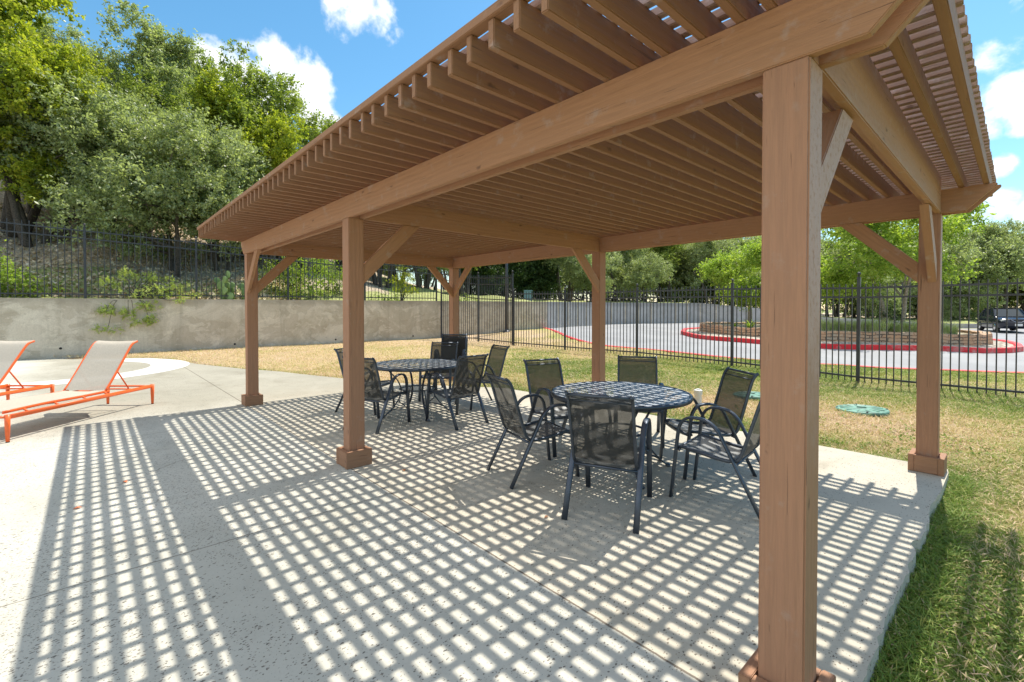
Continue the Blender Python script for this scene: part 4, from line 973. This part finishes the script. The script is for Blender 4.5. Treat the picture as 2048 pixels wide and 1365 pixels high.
T_ = [('elm', 20, 18.0, .3, 1.07, 'elm_tree', 'yellow-green leafy tree filling the top left corner'),
      ('elm', 75, 17.6, 2.3, .76, 'elm_tree', 'lower yellow-green boughs in front of the top left corner tree'),
      ('oak_a', 300, 24.0, 1.2, 1.08, 'oak_tree', 'grey-green oak with the tallest top against the blue sky'),
      ('mixed', 512, 23.0, 2.5, 1.04, 'oak_tree', 'green tree with a rounded crown in front of the white cloud'),
      ('elm', 450, 22.0, 4.0, .78, 'elm_tree', 'smaller tree with yellowish tips in front of the round crowned one'),
      ('elm', 560, 22.5, 1.0, .72, 'elm_tree', 'yellow tipped tree at the right shoulder of the round crown'),
      ('shrubby', 130, 18.5, 3.3, 1.25, 'oak_tree', 'silvery oak low on the slope, right below the yellow-green tree'),
      ('shrubby', 250, 19.5, 1.5, 1.25, 'oak_tree', 'silvery oak mound low in front of the tallest oak'),
      ('shrubby', 345, 18.6, .5, 1.25, 'oak_tree', 'low silvery oak hanging over the fence left of the pergola corner'),
      ('shrubby', 440, 20.0, 2.2, 1.15, 'oak_tree', 'bushy silvery oak just behind the pergola roof corner'),
      ('mixed', 620, 25.5, .9, .92, 'oak_tree', 'green tree rising just above the pergola roof edge'),
      ('oak_a', -40, 17.0, 3.9, .80, 'oak_tree', 'dark oak cut off by the left photo edge'),
      ('oak_b', 205, 26.0, 5.0, .94, 'oak_tree', 'rear oak seen between the left corner tree and the tallest oak'),
      ('mixed', 400, 27.0, 5.2, .97, 'oak_tree', 'rear green oak between the tallest oak and the rounded crown'),
      ('oak_b', 90, 23.0, 2.0, .95, 'oak_tree', 'shaded oak behind the yellow-green corner tree'),
      ('mixed', 300, 21.5, 3.0, .78, 'oak_tree', 'mid green oak filling below the tallest oak'),
      ('oak_a', 720, 31.0, 1.9, 1.0, 'oak_tree', 'distant dark oak whose top peeps over the roof edge'),
      ('shrubby', 60, 20.5, 4.2, 1.2, 'oak_tree', 'dense low oak behind the upper left part of the fence'),
      ('shrubby', 160, 21.5, 5.0, 1.2, 'oak_tree', 'shaded low oak between the corner tree and the silvery mound'),
      ('shrubby', 560, 24.0, 3.1, 1.2, 'oak_tree', 'low oak seen under the pergola beam at the left bay'),
      ('mixed', 690, 29.0, 4.1, .85, 'oak_tree', 'green tree framed by the left and middle front posts'),
      ('oak_b', 800, 33.0, 2.1, .9, 'oak_tree', 'shady oak framed between the middle front post and the far corner post'),
      ('shrubby', 860, 31.0, 1.1, 1.0, 'oak_tree', 'pale loose oak behind the far corner post'),
      ('mixed', 930, 31.0, 2.2, .9, 'oak_tree', 'dark tree just right of the far corner post'),
      ('mixed', 845, 29.5, 5.1, .85, 'oak_tree', 'dark tree just left of the far corner post'),
      ('oak_a', 765, 28.0, 4.1, .85, 'oak_tree', 'dark trunked oak shading the slope right of the middle front post'),
      ('shrubby', 760, 33.0, 2.6, 1.1, 'oak_tree', 'loose low oak right of the middle front post')]
for k, u, d, rz, sc, nm, lb in T_: put(k, hpos(u, d), rz, sc, nm, lb, 'tree', GA)
GB = 'trees beyond the driveway'
rt = random.Random(12)
T2 = [('cedar', 960, 35, 0, 1.0, 'cedar_tree', 'dark cedar right of the far corner post'), ('cedar', 1010, 37, 1, 1.1, 'cedar_tree', 'dark cedar directly behind the lamp pole'), ('cedar', 1075, 39, 2, 1.0, 'cedar_tree', 'dark cedar right of the lamp pole'),
      ('oak_b', 1130, 38, .4, .95, 'oak_tree', 'oak left of the middle back post'), ('oak_a', 1240, 43, 1.5, .85, 'oak_tree', 'oak with dark branching trunks right of the middle back post'), ('mixed', 1330, 46, 3, .9, 'oak_tree', 'olive green tree behind the far wall, above the middle bay'),
      ('oak_b', 1420, 44, 4.4, .82, 'oak_tree', 'pale oak behind the left end of the island'), ('mixed', 1560, 46, 5, .9, 'oak_tree', 'tree behind the thick front post'), ('oak_a', 1680, 46, .7, .8, 'oak_tree', 'dark trunked oak right of the thick front post'),
      ('shrubby', 1180, 36, 3.3, .9, 'oak_tree', 'low bush oak on the far wall behind the middle back post'), ('shrubby', 1290, 40, 5.3, .8, 'oak_tree', 'low bush oak behind the far wall, in the middle bay'), ('shrubby', 1500, 43, 2.3, .8, 'oak_tree', 'low bush oak near the thick front post'),
      ('shrubby', 1740, 42, 1.3, .9, 'oak_tree', 'low shaded oak behind the island tree trunk'), ('mixed', 1800, 50, 1.8, .95, 'oak_tree', 'shaded green tree behind the island tree crown')]
for k, u, d, rz, sc, nm, lb in T2: put(k, hpos(u, d), rz, sc, nm, lb, 'tree', GB)
def gpos(u, d): p = U(u, d); return Vector((p.x, p.y, G(p.x, p.y)))
put('oak_a', gpos(1995, 46), 2.6, 1.10, 'oak_tree', 'large grey-green live oak at the right edge behind the dark car', 'tree')
put('oak_b', gpos(2120, 52), 2.6, 1.05, 'oak_tree', 'live oak partly outside the right edge of the photo', 'tree')
put('mixed', gpos(1900, 62), .6, 1.0, 'oak_tree', 'bright distant tree between the back post and the car', 'tree')
put('mixed', gpos(1985, 75), 1.6, .9, 'oak_tree', 'distant tree seen above the car roof', 'tree')
put('mixed', gpos(2080, 72), 3.6, 1.0, 'oak_tree', 'distant tree at the far right edge above the car', 'tree')
for k, (u, d) in enumerate(((1890, 44), (1925, 46), (1955, 48))):
    put('shrubby', gpos(u, d), k * 2.0, .42, 'shrub', ['round green shrub nearest the back post, left of the car', 'middle round green shrub left of the car', 'round green shrub touching the nose of the dark car'][k], 'shrub', 'shrubs along the far road')
# island trees
put('crape', gpos(1783, 20.5) + Vector((0, 0, .25)), 0.4, 1.28, 'crape_myrtle', 'leafy small tree in the island, its pale trunk between the two right posts', 'tree', 'small trees in the island')
put('crape', gpos(1500, 25.0) + Vector((0, 0, .2)), 2.4, .95, 'crape_myrtle', 'bright leafy small tree left of the thick front post', 'tree', 'small trees in the island')

# two rows of dense wood closing the view under the roof and on the right
wd = ['left of', 'just left of', 'exactly behind', 'just right of', 'right of']
k_ = 0
for row, (u0, u1, n_, d0) in enumerate(((905, 1900, 17, 47), (560, 2260, 25, 60))):
    for i in range(n_):
        u = u0 + (u1 - u0) * i / (n_ - 1) + rt.uniform(-12, 12); d = d0 + rt.uniform(-2, 4); key = rt.choice(['shrubby', 'shrubby', 'mixed', 'oak_b'] if row == 0 else ['mixed', 'oak_a', 'oak_b', 'shrubby'])
        sc = {'shrubby': 1.75, 'mixed': .85, 'oak_b': .85, 'oak_a': .85}[key] * (1.12 if row == 0 else 1.5)
        p = U(u, d); q = Vector((p.x, p.y, min(Hh(p.x, p.y), 4.0) - .9 * sc)); o = put(key, q, rt.uniform(0, 6.3), sc, 'oak_tree', 'x', 'tree', 'far wood behind the driveway' if row == 0 else 'rearmost wood on the skyline')
        pc = round(u / 2048 * 100); o['label'] = ('tree in the far wood, ' if row == 0 else 'skyline tree behind the far wood, ') + '%d percent across from the left' % pc
# stone planter wall on the island
_m = Mat('stacked_stone'); _v = _m.n('ShaderNodeTexCoord').outputs['UV']; br = _m.n('ShaderNodeTexBrick'); br.inputs['Scale'].default_value = 1; br.inputs['Brick Width'].default_value = .42; br.inputs['Row Height'].default_value = .125; br.inputs['Mortar Size'].default_value = .016
br.inputs['Color1'].default_value = (.50, .30, .17, 1); br.inputs['Color2'].default_value = (.42, .36, .27, 1); br.inputs['Mortar'].default_value = (.07, .05, .035, 1)
_g = _m.world(); wb = _m.n('ShaderNodeVectorMath', operation='ADD'); nn = _m.n('ShaderNodeTexNoise'); nn.inputs['Scale'].default_value = 3; _m.l(_g, nn.inputs['Vector']); sc_ = _m.n('ShaderNodeVectorMath', operation='SCALE'); sc_.inputs['Scale'].default_value = .12
_m.l(nn.outputs[1], sc_.inputs[0]); _m.l(_v, wb.inputs[0]); _m.l(sc_.outputs[0], wb.inputs[1]); _m.l(wb.outputs[0], br.inputs['Vector'])
_c = _m.mix(_m.rng(_m.noise(_g, 2.2, 5, .7), .4, .62, 0, .7), br.outputs['Color'], (.62, .36, .20)); _c = _m.mix(_m.rng(_m.noise(_g, 9, 5, .7), .5, .7, 0, .5), _c, (.25, .19, .13)); _m.base(_c); _m.rough(.9); _m.bump(br.outputs['Fac'], .8, -.04); M_stone = _m.m
ST_ = [kp(1398, 24.8), kp(1440, 22.6), kp(1518, 20.6), kp(1640, 18.9), kp(1740, 18.2), kp(1831, 17.8), kp(1900, 17.7), kp(1960, 17.9), kp(1988, 18.4), kp(1985, 19.3), kp(1955, 20.6), kp(1880, 22.6), kp(1780, 24.8), kp(1660, 26.6), kp(1520, 27.3), kp(1430, 26.6), kp(1402, 25.8)]
P = resamp(ST_ + [ST_[0]], 120)[:-1]; cen = P.mean(0); bm = bmesh.new(); uvl = bm.loops.layers.uv.new('UVMap'); n = 119; acc = 0; rings = []
rs = random.Random(4); hs2 = [(.50 + rs.uniform(-.03, .03)) for _ in range(n)]
for i in range(n):
    q = P[i]; iv = (cen - q); iv /= np.linalg.norm(iv); vs = []
    for off, hz in ((0, .0), (.03, 1), (.38, 1), (.38, .3)):
        p = W(*(q + iv * off)); g0 = G(p.x, p.y); z = g0 + (.02 if hz == 0 else (hs2[i] * hz + .05)); vs.append(bm.verts.new((p.x, p.y, z)))
    rings.append(vs)
us = [0]
for i in range(n): us.append(us[-1] + float(np.hypot(*(P[(i + 1) % n] - P[i]))))
for i in range(n):
    a, c = rings[i], rings[(i + 1) % n]; vv = (0, .55, .9, 1.2)
    for k in range(3):
        f = bm.faces.new((a[k], c[k], c[k + 1], a[k + 1]))
        for lp, (uu, w2) in zip(f.loops, ((us[i], vv[k]), (us[i + 1], vv[k]), (us[i + 1], vv[k + 1]), (us[i], vv[k + 1]))): lp[uvl].uv = (uu, w2)
bmesh.ops.recalc_face_normals(bm, faces=bm.faces)
me = bpy.data.meshes.new('stone_wall'); bm.to_mesh(me); bm.free(); me.materials.append(M_stone); o = bpy.data.objects.new('stone_wall', me); COL.objects.link(o); tag(o, 'low dry-stacked orange and grey stone wall round the island planting', 'stone wall')
# soil inside planter
V = []; P2 = P[::2]; m2 = len(P2)
for k in range(7):
    for i in range(m2):
        q = P2[i] + (cen - P2[i]) * (.04 + .96 * k / 6); p = W(*q); V.append((p.x, p.y, G(p.x, p.y) + .42 + .12 * math.sin(min(1, k / 3) * 1.57)))
o = np_mesh('planter_soil', V, [(k * m2 + i, k * m2 + (i + 1) % m2, (k + 1) * m2 + (i + 1) % m2, (k + 1) * m2 + i) for k in range(6) for i in range(m2)], M_hill, [0.6] * len(V)); tag(o, 'soil and mulch filling the stone planter', 'soil', kind='structure')

# plants made of long blades
def blades(n, h, rs, spread=.25, lean=.5, width=.02, seg=3):
    V = []; Q = []
    for i in range(n):
        a = rs.uniform(0, 6.283); r0 = spread * rs.uniform(0, 1) ** .5 * .4; bx_, by_ = r0 * math.cos(a), r0 * math.sin(a); a2 = a + rs.normal() * .6; hh = h * rs.uniform(.6, 1.1); ln = lean * rs.uniform(.3, 1.2) * hh; b0 = len(V); px, py = -math.sin(a2), math.cos(a2)
        for k in range(seg + 1):
            t = k / seg; x = bx_ + math.cos(a2) * ln * t * t; y = by_ + math.sin(a2) * ln * t * t; z = hh * (t - .25 * t * t * lean); w_ = width * (1 - t * .9) * .5
            V += [(x - px * w_, y - py * w_, z), (x + px * w_, y + py * w_, z)]
        for k in range(seg): Q.append((b0 + 2 * k, b0 + 2 * k + 1, b0 + 2 * k + 3, b0 + 2 * k + 2))
    return V, Q
rs = np.random.RandomState(8)
V, Q = blades(520, .95, rs, .9, .45, .022); g0 = np_mesh('ornamental_grass', V, Q, L_grass); g0.location = (0, 0, -60)
spots = [(1560, 21.8), (1600, 21.0), (1655, 20.4), (1690, 20.2), (1722, 20.0), (1752, 19.6), (1800, 19.5), (1830, 19.3), (1860, 19.2), (1893, 19.0)]
nm = ['behind the thick front post', 'just behind the thick front post', 'right beside the thick front post', 'third left of the island tree trunk', 'second left of the island tree trunk', 'touching the left of the island tree trunk', 'touching the right of the island tree trunk', 'second right of the island tree trunk', 'left of the back post', 'right of the back post']
for i, (u, d) in enumerate(spots):
    c = g0 if i == 0 else g0.copy()
    if i: COL.objects.link(c)
    c.location = gpos(u, d) + Vector((0, 0, .45)); c.rotation_euler = (0, 0, i * 1.3); s = .9 + .2 * (i % 3) / 2; c.scale = (s, s, s * .68); tag(c, 'pale feathery grass tuft on the stone planter, ' + nm[i], 'grass tuft', 'ornamental grasses in the planter')
V, Q = blades(26, .55, rs, .2, 1.0, .09); a0 = np_mesh('agave', V, Q, L_bright)
for i, (u, d, s, lb) in enumerate([(1500, 21.6, 1.1, 'bright rosette plant on the planter, left of the thick front post'), (1470, 22.6, .7, 'small pale rosette plant at the left end of the planter')]):
    c = a0 if i == 0 else a0.copy()
    if i: COL.objects.link(c)
    c.location = gpos(u, d) + Vector((0, 0, .46)); c.scale = (s, s, s); tag(c, lb, 'plant', 'rosette plants on the planter')
# ivy on island trunk: shrub
def bush(name, pos, blobs, mat, nc, per, sg, size, seed, label, cat='shrub', stems=6, aspect=.55, group=None, bark=M_bark, droop=0., hang=0):
    rs = np.random.RandomState(seed); C, P = crown_points(blobs, nc, per, sg, rs, .4); V, Q = leaves(P, size, rs, aspect, droop)
    root = empty(name, pos, 0 if seed < 40 else wa, label, cat, group); np_mesh('foliage', V, Q, mat, parent=root); b = MB(); rr = random.Random(seed)
    for k in rs.permutation(len(C))[:stems]:
        c = Vector(C[k]); b.tube(arc([(rr.gauss(0, .04), rr.gauss(0, .04), -.05), (c.x * .4 + rr.gauss(0, .05), c.y * .4, c.z * .5), c], 4), [.014 - .001 * i for i in range(9)], 5)
    if hang:
        for q in blobs:
            c = Vector(q[:3]); b.tube(arc([(c.x * .55, .08, hang), (c.x * .75, -.02, hang * .75 + c.z * .3), c], 4), .007, 5)
    b.build('stem', bark, root, True, fix=False); return root
bush('ivy_plant', gpos(1783, 20.3) + Vector((0, 0, .4)), [(0, 0, .5, .3, .3, .6), (.1, 0, 1.1, .2, .2, .4), (-.4, 0, .6, .2, .2, .5)], L_dark, 70, 22, .08, .07, 31, 'dark climbing ivy round the foot of the island tree', 'plant')
def wpos(u, off=.5, dz=0): L, d = wl(u); p = W(L, d + off); return Vector((p.x, p.y, wtop(L) - .05 + dz))
bush('leafy_bush', wpos(5, .55), [(-.9, 0, .5, .6, .5, .5), (-.2, 0, .45, .45, .45, .45), (-.8, .2, 1.1, .5, .5, .5), (.3, 0, .2, .35, .4, .25)], L_bright, 120, 34, .13, .085, 41, 'bright leafy bush behind the fence at the left photo edge')
# drooping feathery plant over the wall
bush('feathery_plant', wpos(262, .12, .1), [(-.75, 0, .45, .38, .2, .12), (-.3, 0, .75, .22, .2, .2), (.25, 0, .70, .3, .2, .16), (.7, 0, .55, .4, .2, .16), (1.2, 0, .35, .35, .2, .12), (1.5, -.1, .1, .25, .15, .12), (-.1, -.35, .15, .35, .1, .12), (.5, -.35, .25, .35, .1, .12), (1.0, -.35, -.05, .35, .1, .1)], L_lime, 120, 26, .07, .075, 42, 'pale lime feathery plant spreading along the fence foot behind the loungers', 'plant', 16, .28)
bush('feathery_plant', wpos(262, -.25, -.85), [(-.5, 0, -.05, .3, .08, .09), (-.55, 0, .5, .25, .08, .12), (.0, 0, .40, .22, .08, .10), (.55, -.05, .15, .22, .08, .10), (.15, 0, .12, .14, .08, .08), (.5, 0, .65, .3, .08, .12)], L_lime, 80, 30, .07, .075, 43, 'lime sprays hanging lowest on the stained wall', 'plant', 0, .28, hang=.85)
bush('yellow_sapling', wpos(800, .2, .0), [(0, 0, .6, .35, .3, .28), (.25, 0, 1.05, .3, .25, .2), (-.3, 0, .9, .25, .2, .2), (.55, 0, .5, .3, .2, .12), (.1, 0, 1.4, .15, .15, .2)], L_yellow, 60, 26, .09, .085, 44, 'yellow-green sapling on the wall between middle and far posts', 'plant', 12, .4)
for i, (u, off, s, lb) in enumerate([(590, 1.3, 1.1, 'mid green bush behind the fence in the left bay'), (640, 2.2, .9, 'darker green bush just left of the middle front post'), (520, 1.6, .8, 'small bush behind the far left post')]):
    bush('leafy_bush', wpos(u, off), [(0, 0, .7 * s, .8 * s, .6 * s, .7 * s), (.6 * s, .2, 1.3 * s, .6 * s, .5, .5 * s), (-.5 * s, .3, 1.5 * s, .5 * s, .4, .5 * s)], L_mid if i != 0 else L_bright, 110, 30, .15, .09, 50 + i, lb, 'shrub', 8, group='bushes on top of the wall')
# prickly pear
def cactus(pos, n, seed, label):
    rr = random.Random(seed); root = empty('prickly_pear', pos, 0, label, 'cactus', 'prickly pears behind the fence')
    pads = [(rr.uniform(-.5, .5), rr.uniform(-.2, .2), .16) for _ in range(n // 3)]; allp = list(pads)
    for k in range(n - len(pads)):
        p = rr.choice(allp); allp.append((p[0] + rr.gauss(0, .13), p[1] + rr.gauss(0, .07), p[2] + .2))
    for (x, y, z) in allp:
        b = MB(); r_ = rr.uniform(.10, .14); prof = [(0.012, -r_ * 1.2), (r_ * .6, -r_ * .8), (r_ * .95, -r_ * .1), (r_, r_ * .3), (r_ * .8, r_ * .85), (r_ * .4, r_ * 1.15), (.01, r_ * 1.22)]
        b.lathe(prof, 12); M = Matrix.Rotation(rr.uniform(-.9, .9), 3, 'Z') @ Matrix.Rotation(rr.gauss(0, .4), 3, 'Y') @ Matrix.Diagonal((1, .16, 1)); M = Matrix.Rotation(YAW - math.pi / 2, 3, 'Z') @ M
        b.v = [tuple(M @ Vector(q) + Vector((x, y, z))) for q in b.v]; b.build('pad', L_cact, root, True)
cactus(wpos(430, .6), 34, 3, 'prickly pear clump behind the fence left of the far left post')
cactus(wpos(462, .9), 24, 5, 'prickly pear clump half behind the far left post')
cactus(wpos(676, 2.6), 10, 6, 'small prickly pear just left of the middle front post')
# utility box on far bank
p = hpos(1056, 31); b = MB(); b.box((0, 0, .42), (.55, .5, .85)); b.box((0, 0, .88), (.60, .55, .07)); o = b.build('utility_box', simple('blue_grey_paint', (.12, .22, .27), .5), bevel=.02); o.location = p; o.rotation_euler = (0, 0, YAW - 1.57); tag(o, 'small blue-grey utility box on the bank right of the lamp pole', 'utility box')

# ------------------------------------------------------------------ dark car at the right
def make_car():
    r = empty('parked_car', (0, 0, 0), 0, 'dark blue-black car parked at the right edge behind the fence', 'car')
    # local: +X forward, width Y
    secs = [(2.28, .45, .72, .62, .62), (2.15, .30, .86, .80, .78), (1.9, .24, .93, .88, .86), (1.3, .22, 1.00, .92, .88), (.85, .22, 1.05, .92, .84), (0, .22, 1.06, .92, .84), (-1.2, .22, 1.08, .92, .84), (-1.9, .24, 1.08, .90, .84), (-2.2, .32, 1.02, .86, .80), (-2.3, .45, .90, .80, .76)]
    b = MB(); m_ = 10; vs = []
    for x, zb, zt, wb, wt in secs:
        zm = (zb + zt) / 2 + .08; ring = [(-wb * .9, zb), (-wb, zb + .1), (-wb, zm), (-wt, zt - .05), (-wt * .85, zt), (wt * .85, zt), (wt, zt - .05), (wb, zm), (wb, zb + .1), (wb * .9, zb)]
        vs += [(x, y, z) for y, z in ring]
    fs = [(i * m_ + k, i * m_ + (k + 1) % m_, (i + 1) * m_ + (k + 1) % m_, (i + 1) * m_ + k) for i in range(len(secs) - 1) for k in range(m_)] + [tuple(range(m_)), tuple((len(secs) - 1) * m_ + k for k in range(m_))]
    b.add(vs, fs); b.build('body', M_car, r, True)
    b = MB(); cs = [(.95, 1.03, 1.04, .80), (.30, 1.03, 1.56, .78), (-.2, 1.03, 1.62, .78), (-1.3, 1.03, 1.60, .77), (-1.75, 1.03, 1.50, .74), (-2.15, 1.03, 1.06, .74)]; vs = []
    for x, zb, zt, wt in cs:
        hh = zt - zb; wu = wt - .13 * min(1, hh / .5); vs += [(x, -wt, zb), (x, -wu, zt - .02), (x, -wu * .8, zt + .012), (x, wu * .8, zt + .012), (x, wu, zt - .02), (x, wt, zb)]
    b.add(vs, [(i * 6 + k, i * 6 + (k + 1) % 6, (i + 1) * 6 + (k + 1) % 6, (i + 1) * 6 + k) for i in range(len(cs) - 1) for k in range(6)]); b.build('cabin_glass', M_glass, r, False)
    b = MB()
    for s in (-1, 1):
        b.tube([(.97, s * .79, 1.04), (.32, s * .66, 1.56), (-.2, s * .655, 1.62), (-1.3, s * .645, 1.60), (-1.75, s * .62, 1.50), (-2.15, s * .73, 1.08)], .035, 6)
        b.tube([(-.25, s * .80, 1.04), (-.3, s * .665, 1.60)], .03, 6); b.tube([(-1.3, s * .79, 1.05), (-1.3, s * .65, 1.59)], .04, 6)
    b.box((-.65, 0, 1.625), (1.9, 1.18, .03)); b.build('roof', M_car, r)
    for s in (-1, 1):
        b = MB(); b.tube([(.2, s * .52, 1.67), (-1.4, s * .52, 1.66)], .018, 6); b.build('roof_rail', M_chrome, r)
        b = MB(); b.box((2.02, s * .68, .80), (.34, .30, .13)); b.build('headlight', M_lamp, r, bevel=.03)
        b = MB(); b.box((.72, s * .98, 1.08), (.12, .20, .14)); b.build('wing_mirror', M_car, r, bevel=.03)
        for x in (1.42, -1.42):
            b = MB(); b.lathe([(.20, -.11), (.33, -.11), (.345, -.07), (.345, .07), (.33, .11), (.20, .11)], 28); w_ = b.build('wheel', M_tyre, r, True); w_.location = (x, s * .82, .345); w_.rotation_euler = (math.pi / 2, 0, 0)
            b = MB(); b.lathe([(.215, -.114), (.22, -.09), (.22, .09), (.215, .114)], 20); b.build('rim', M_chrome, w_, True)
    b = MB(); b.box((2.235, 0, .74), (.05, .82, .17)); b.build('grille', M_tyre, r, bevel=.01)
    b = MB(); b.tube([(2.26, -.35, .84), (2.285, -.12, .68), (2.285, .12, .68), (2.26, .35, .84)], .016, 6); b.build('grille_trim', M_chrome, r)
    b = MB(); b.box((2.29, 0, .50), (.02, .36, .15)); b.build('number_plate', M_plate, r)
    return r
car = make_car(); cp = gpos(2010, 32.5); car.location = (cp.x, cp.y, cp.z + .02)
# the nose points towards the camera's left-front
fwd = Vector((-fx * .86 - rx * .51, -fy * .86 - ry * .51, 0)); car.rotation_euler = (0, 0, math.atan2(fwd.y, fwd.x))

# ------------------------------------------------------------------ grass blades (one mass)
rs = np.random.RandomState(21)
def scatter(n, Lr, dr_, hmin, hmax, wd, test=None):
    L = rs.uniform(*Lr, n); d = dr_[0] + (dr_[1] - dr_[0]) * rs.uniform(0, 1, n); x = CAM.x + fx * d + rx * L; y = CAM.y + fy * d + ry * L
    ok = (~in_poly(x, y, DECK)) & (~in_poly(x, y, ROADW)) & (~behind(L, d)) & (np.abs(L) < d * 1.16 + .3)
    tn = dryness(x, y); ok &= rs.uniform(0, 1, n) < (1.1 - .45 * tn)
    if test is not None: ok &= test(x, y)
    x, y, tn = x[ok], y[ok], tn[ok]; m_ = len(x); z = Gh(x, y) + .02 * vnoise(x * 1.5, y * 1.5, 11) - .005
    lf = (((x - CAM.x) * rx + (y - CAM.y) * ry) < -1.0) & (seg_dist(x, y, DECK) < .5); z = np.where(lf, np.minimum(z, -.02), z)
    a = rs.uniform(0, 6.283, m_); h = rs.uniform(hmin, hmax, m_) * (1.15 - .6 * tn); ln = rs.normal(size=(m_, 2)) * (h * 1.05)[:, None]
    px, py = np.cos(a) * wd / 2, np.sin(a) * wd / 2; B = np.stack([x, y, z], 1)
    mid = B + np.stack([ln[:, 0] * .35, ln[:, 1] * .35, h * .62], 1); tip = B + np.stack([ln[:, 0], ln[:, 1], h * .85], 1); s = np.stack([px, py, 0 * px], 1)
    V = np.stack([B - s, B + s, mid + s * .8, mid - s * .8, tip + s * .15, tip - s * .15], 1).reshape(-1, 3); k = np.arange(m_)[:, None] * 6
    Q = np.concatenate([k + np.array([0, 1, 2, 3]), k + np.array([3, 2, 4, 5])], 1).reshape(-1, 4); return V, Q, np.repeat(np.clip(tn * .95 + rs.normal(size=m_) * .04, 0, 1), 6)
parts = [scatter(260000, (.6, 5.5), (.9, 5.0), .010, .042, .0045), scatter(120000, (-2, 9), (4.5, 9.0), .03, .065, .009), scatter(110000, (-5, 13), (8.5, 14), .03, .06, .013), scatter(60000, (-15, 2), (8, 22), .02, .045, .016), scatter(40000, (0, 14), (11, 17), .03, .06, .02)]
# taller fringe hugging the slab
def fringe(x, y): return seg_dist(x, y, DECK) < .16
parts.append(scatter(420000, (.3, 7), (.9, 8.0), .03, .08, .007, fringe))
def weeds(n, Lr, dr_, size):
    L = rs.uniform(*Lr, n); d = rs.uniform(*dr_, n); x = CAM.x + fx * d + rx * L; y = CAM.y + fy * d + ry * L
    ok = (~in_poly(x, y, DECK)) & (~in_poly(x, y, ROADW)) & (vnoise(x * 2.3, y * 2.3, 31) > -.05 + .5 * np.minimum(1, seg_dist(x, y, DECK))); x, y = x[ok], y[ok]
    z = Gh(x, y) + .02 * vnoise(x * 1.5, y * 1.5, 11) + rs.uniform(.005, .045, len(x)); V, Q = leaves(np.stack([x, y, z], 1), size, rs, .75, 0, 2.2)
    return V, Q, np.repeat(np.clip(rs.normal(size=len(x)) * .13 + .10, 0, 1), 4)
def straw(n, Lr, dr_, size):
    L = rs.uniform(*Lr, n); d = rs.uniform(*dr_, n); x = CAM.x + fx * d + rx * L; y = CAM.y + fy * d + ry * L
    ok = (~in_poly(x, y, DECK)) & (~in_poly(x, y, ROADW)) & (~behind(L, d)); x, y = x[ok], y[ok]
    z = Gh(x, y) + .02 * vnoise(x * 1.5, y * 1.5, 11) + rs.uniform(.004, .03, len(x)); V, Q = leaves(np.stack([x, y, z], 1), size, rs, .10, 0, 3.0)
    return V, Q, np.repeat(np.clip(rs.normal(size=len(x)) * .15 + .85, 0, 1), 4)
parts += [weeds(95000, (.6, 4.5), (.9, 5.5), .018), weeds(30000, (-1, 7), (4.5, 9.5), .03), straw(50000, (.6, 5), (.9, 5.5), .06), straw(60000, (-3, 10), (4.5, 10), .08), straw(60000, (-14, 4), (8, 20), .11)]
off = 0; Vs = []; Qs = []; Ts = []
for V, Q, T in parts: Vs.append(V); Qs.append(Q + off); Ts.append(T); off += len(V)
g = np_mesh('grass', np.concatenate(Vs), np.concatenate(Qs), M_blade, np.concatenate(Ts)); tag(g, 'short patchy grass growing on the lawn', 'grass', kind='stuff')
# leaf litter on the slope above the wall
n = 26000; i_ = rs.randint(0, 60, n); k_ = rs.randint(1, 10, n); a_ = rs.uniform(0, 1, n); b_ = rs.uniform(0, 1, n); m_ = len(ts); H3 = HV.reshape(-1, m_, 3)
P = (H3[i_, k_] * (1 - a_[:, None]) + H3[i_ + 1, k_] * a_[:, None]) * (1 - b_[:, None]) + (H3[i_, k_ + 1] * (1 - a_[:, None]) + H3[i_ + 1, k_ + 1] * a_[:, None]) * b_[:, None]
V, Q = leaves(P + np.array([0, 0, .02]), .13, rs, .7, 0, 3.0)
L_lit = leaf_mat('dry_leaf_litter', [(.28, .19, .12), (.55, .42, .28), (.70, .58, .42), (.78, .70, .56)], .8, .1, .1)
o = np_mesh('leaf_litter', V, Q, L_lit); tag(o, 'dry leaf litter scattered under the oaks', 'leaf litter', kind='stuff')
for i in range(9):
    a, c = path[4 + i * 9]; p = W(a + .1, c + .9); bush('weed_tuft', Vector((p.x, p.y, Hh(p.x, p.y))), [(0, 0, .18, .5, .3, .2), (.5, 0, .12, .35, .25, .15)], L_bright if i % 2 else L_mid, 40, 24, .08, .06, 60 + i, 'low green weeds behind the wall fence, patch at %s' % ['the left edge', 'the first fence post', 'the feathery plant', 'the second bay', 'the prickly pears', 'the left bay of the pergola', 'the middle post', 'the yellow sapling', 'the wall corner'][i], 'weeds', 5, group='weeds along the top of the wall')
# end
print('grass blades', off // 6)
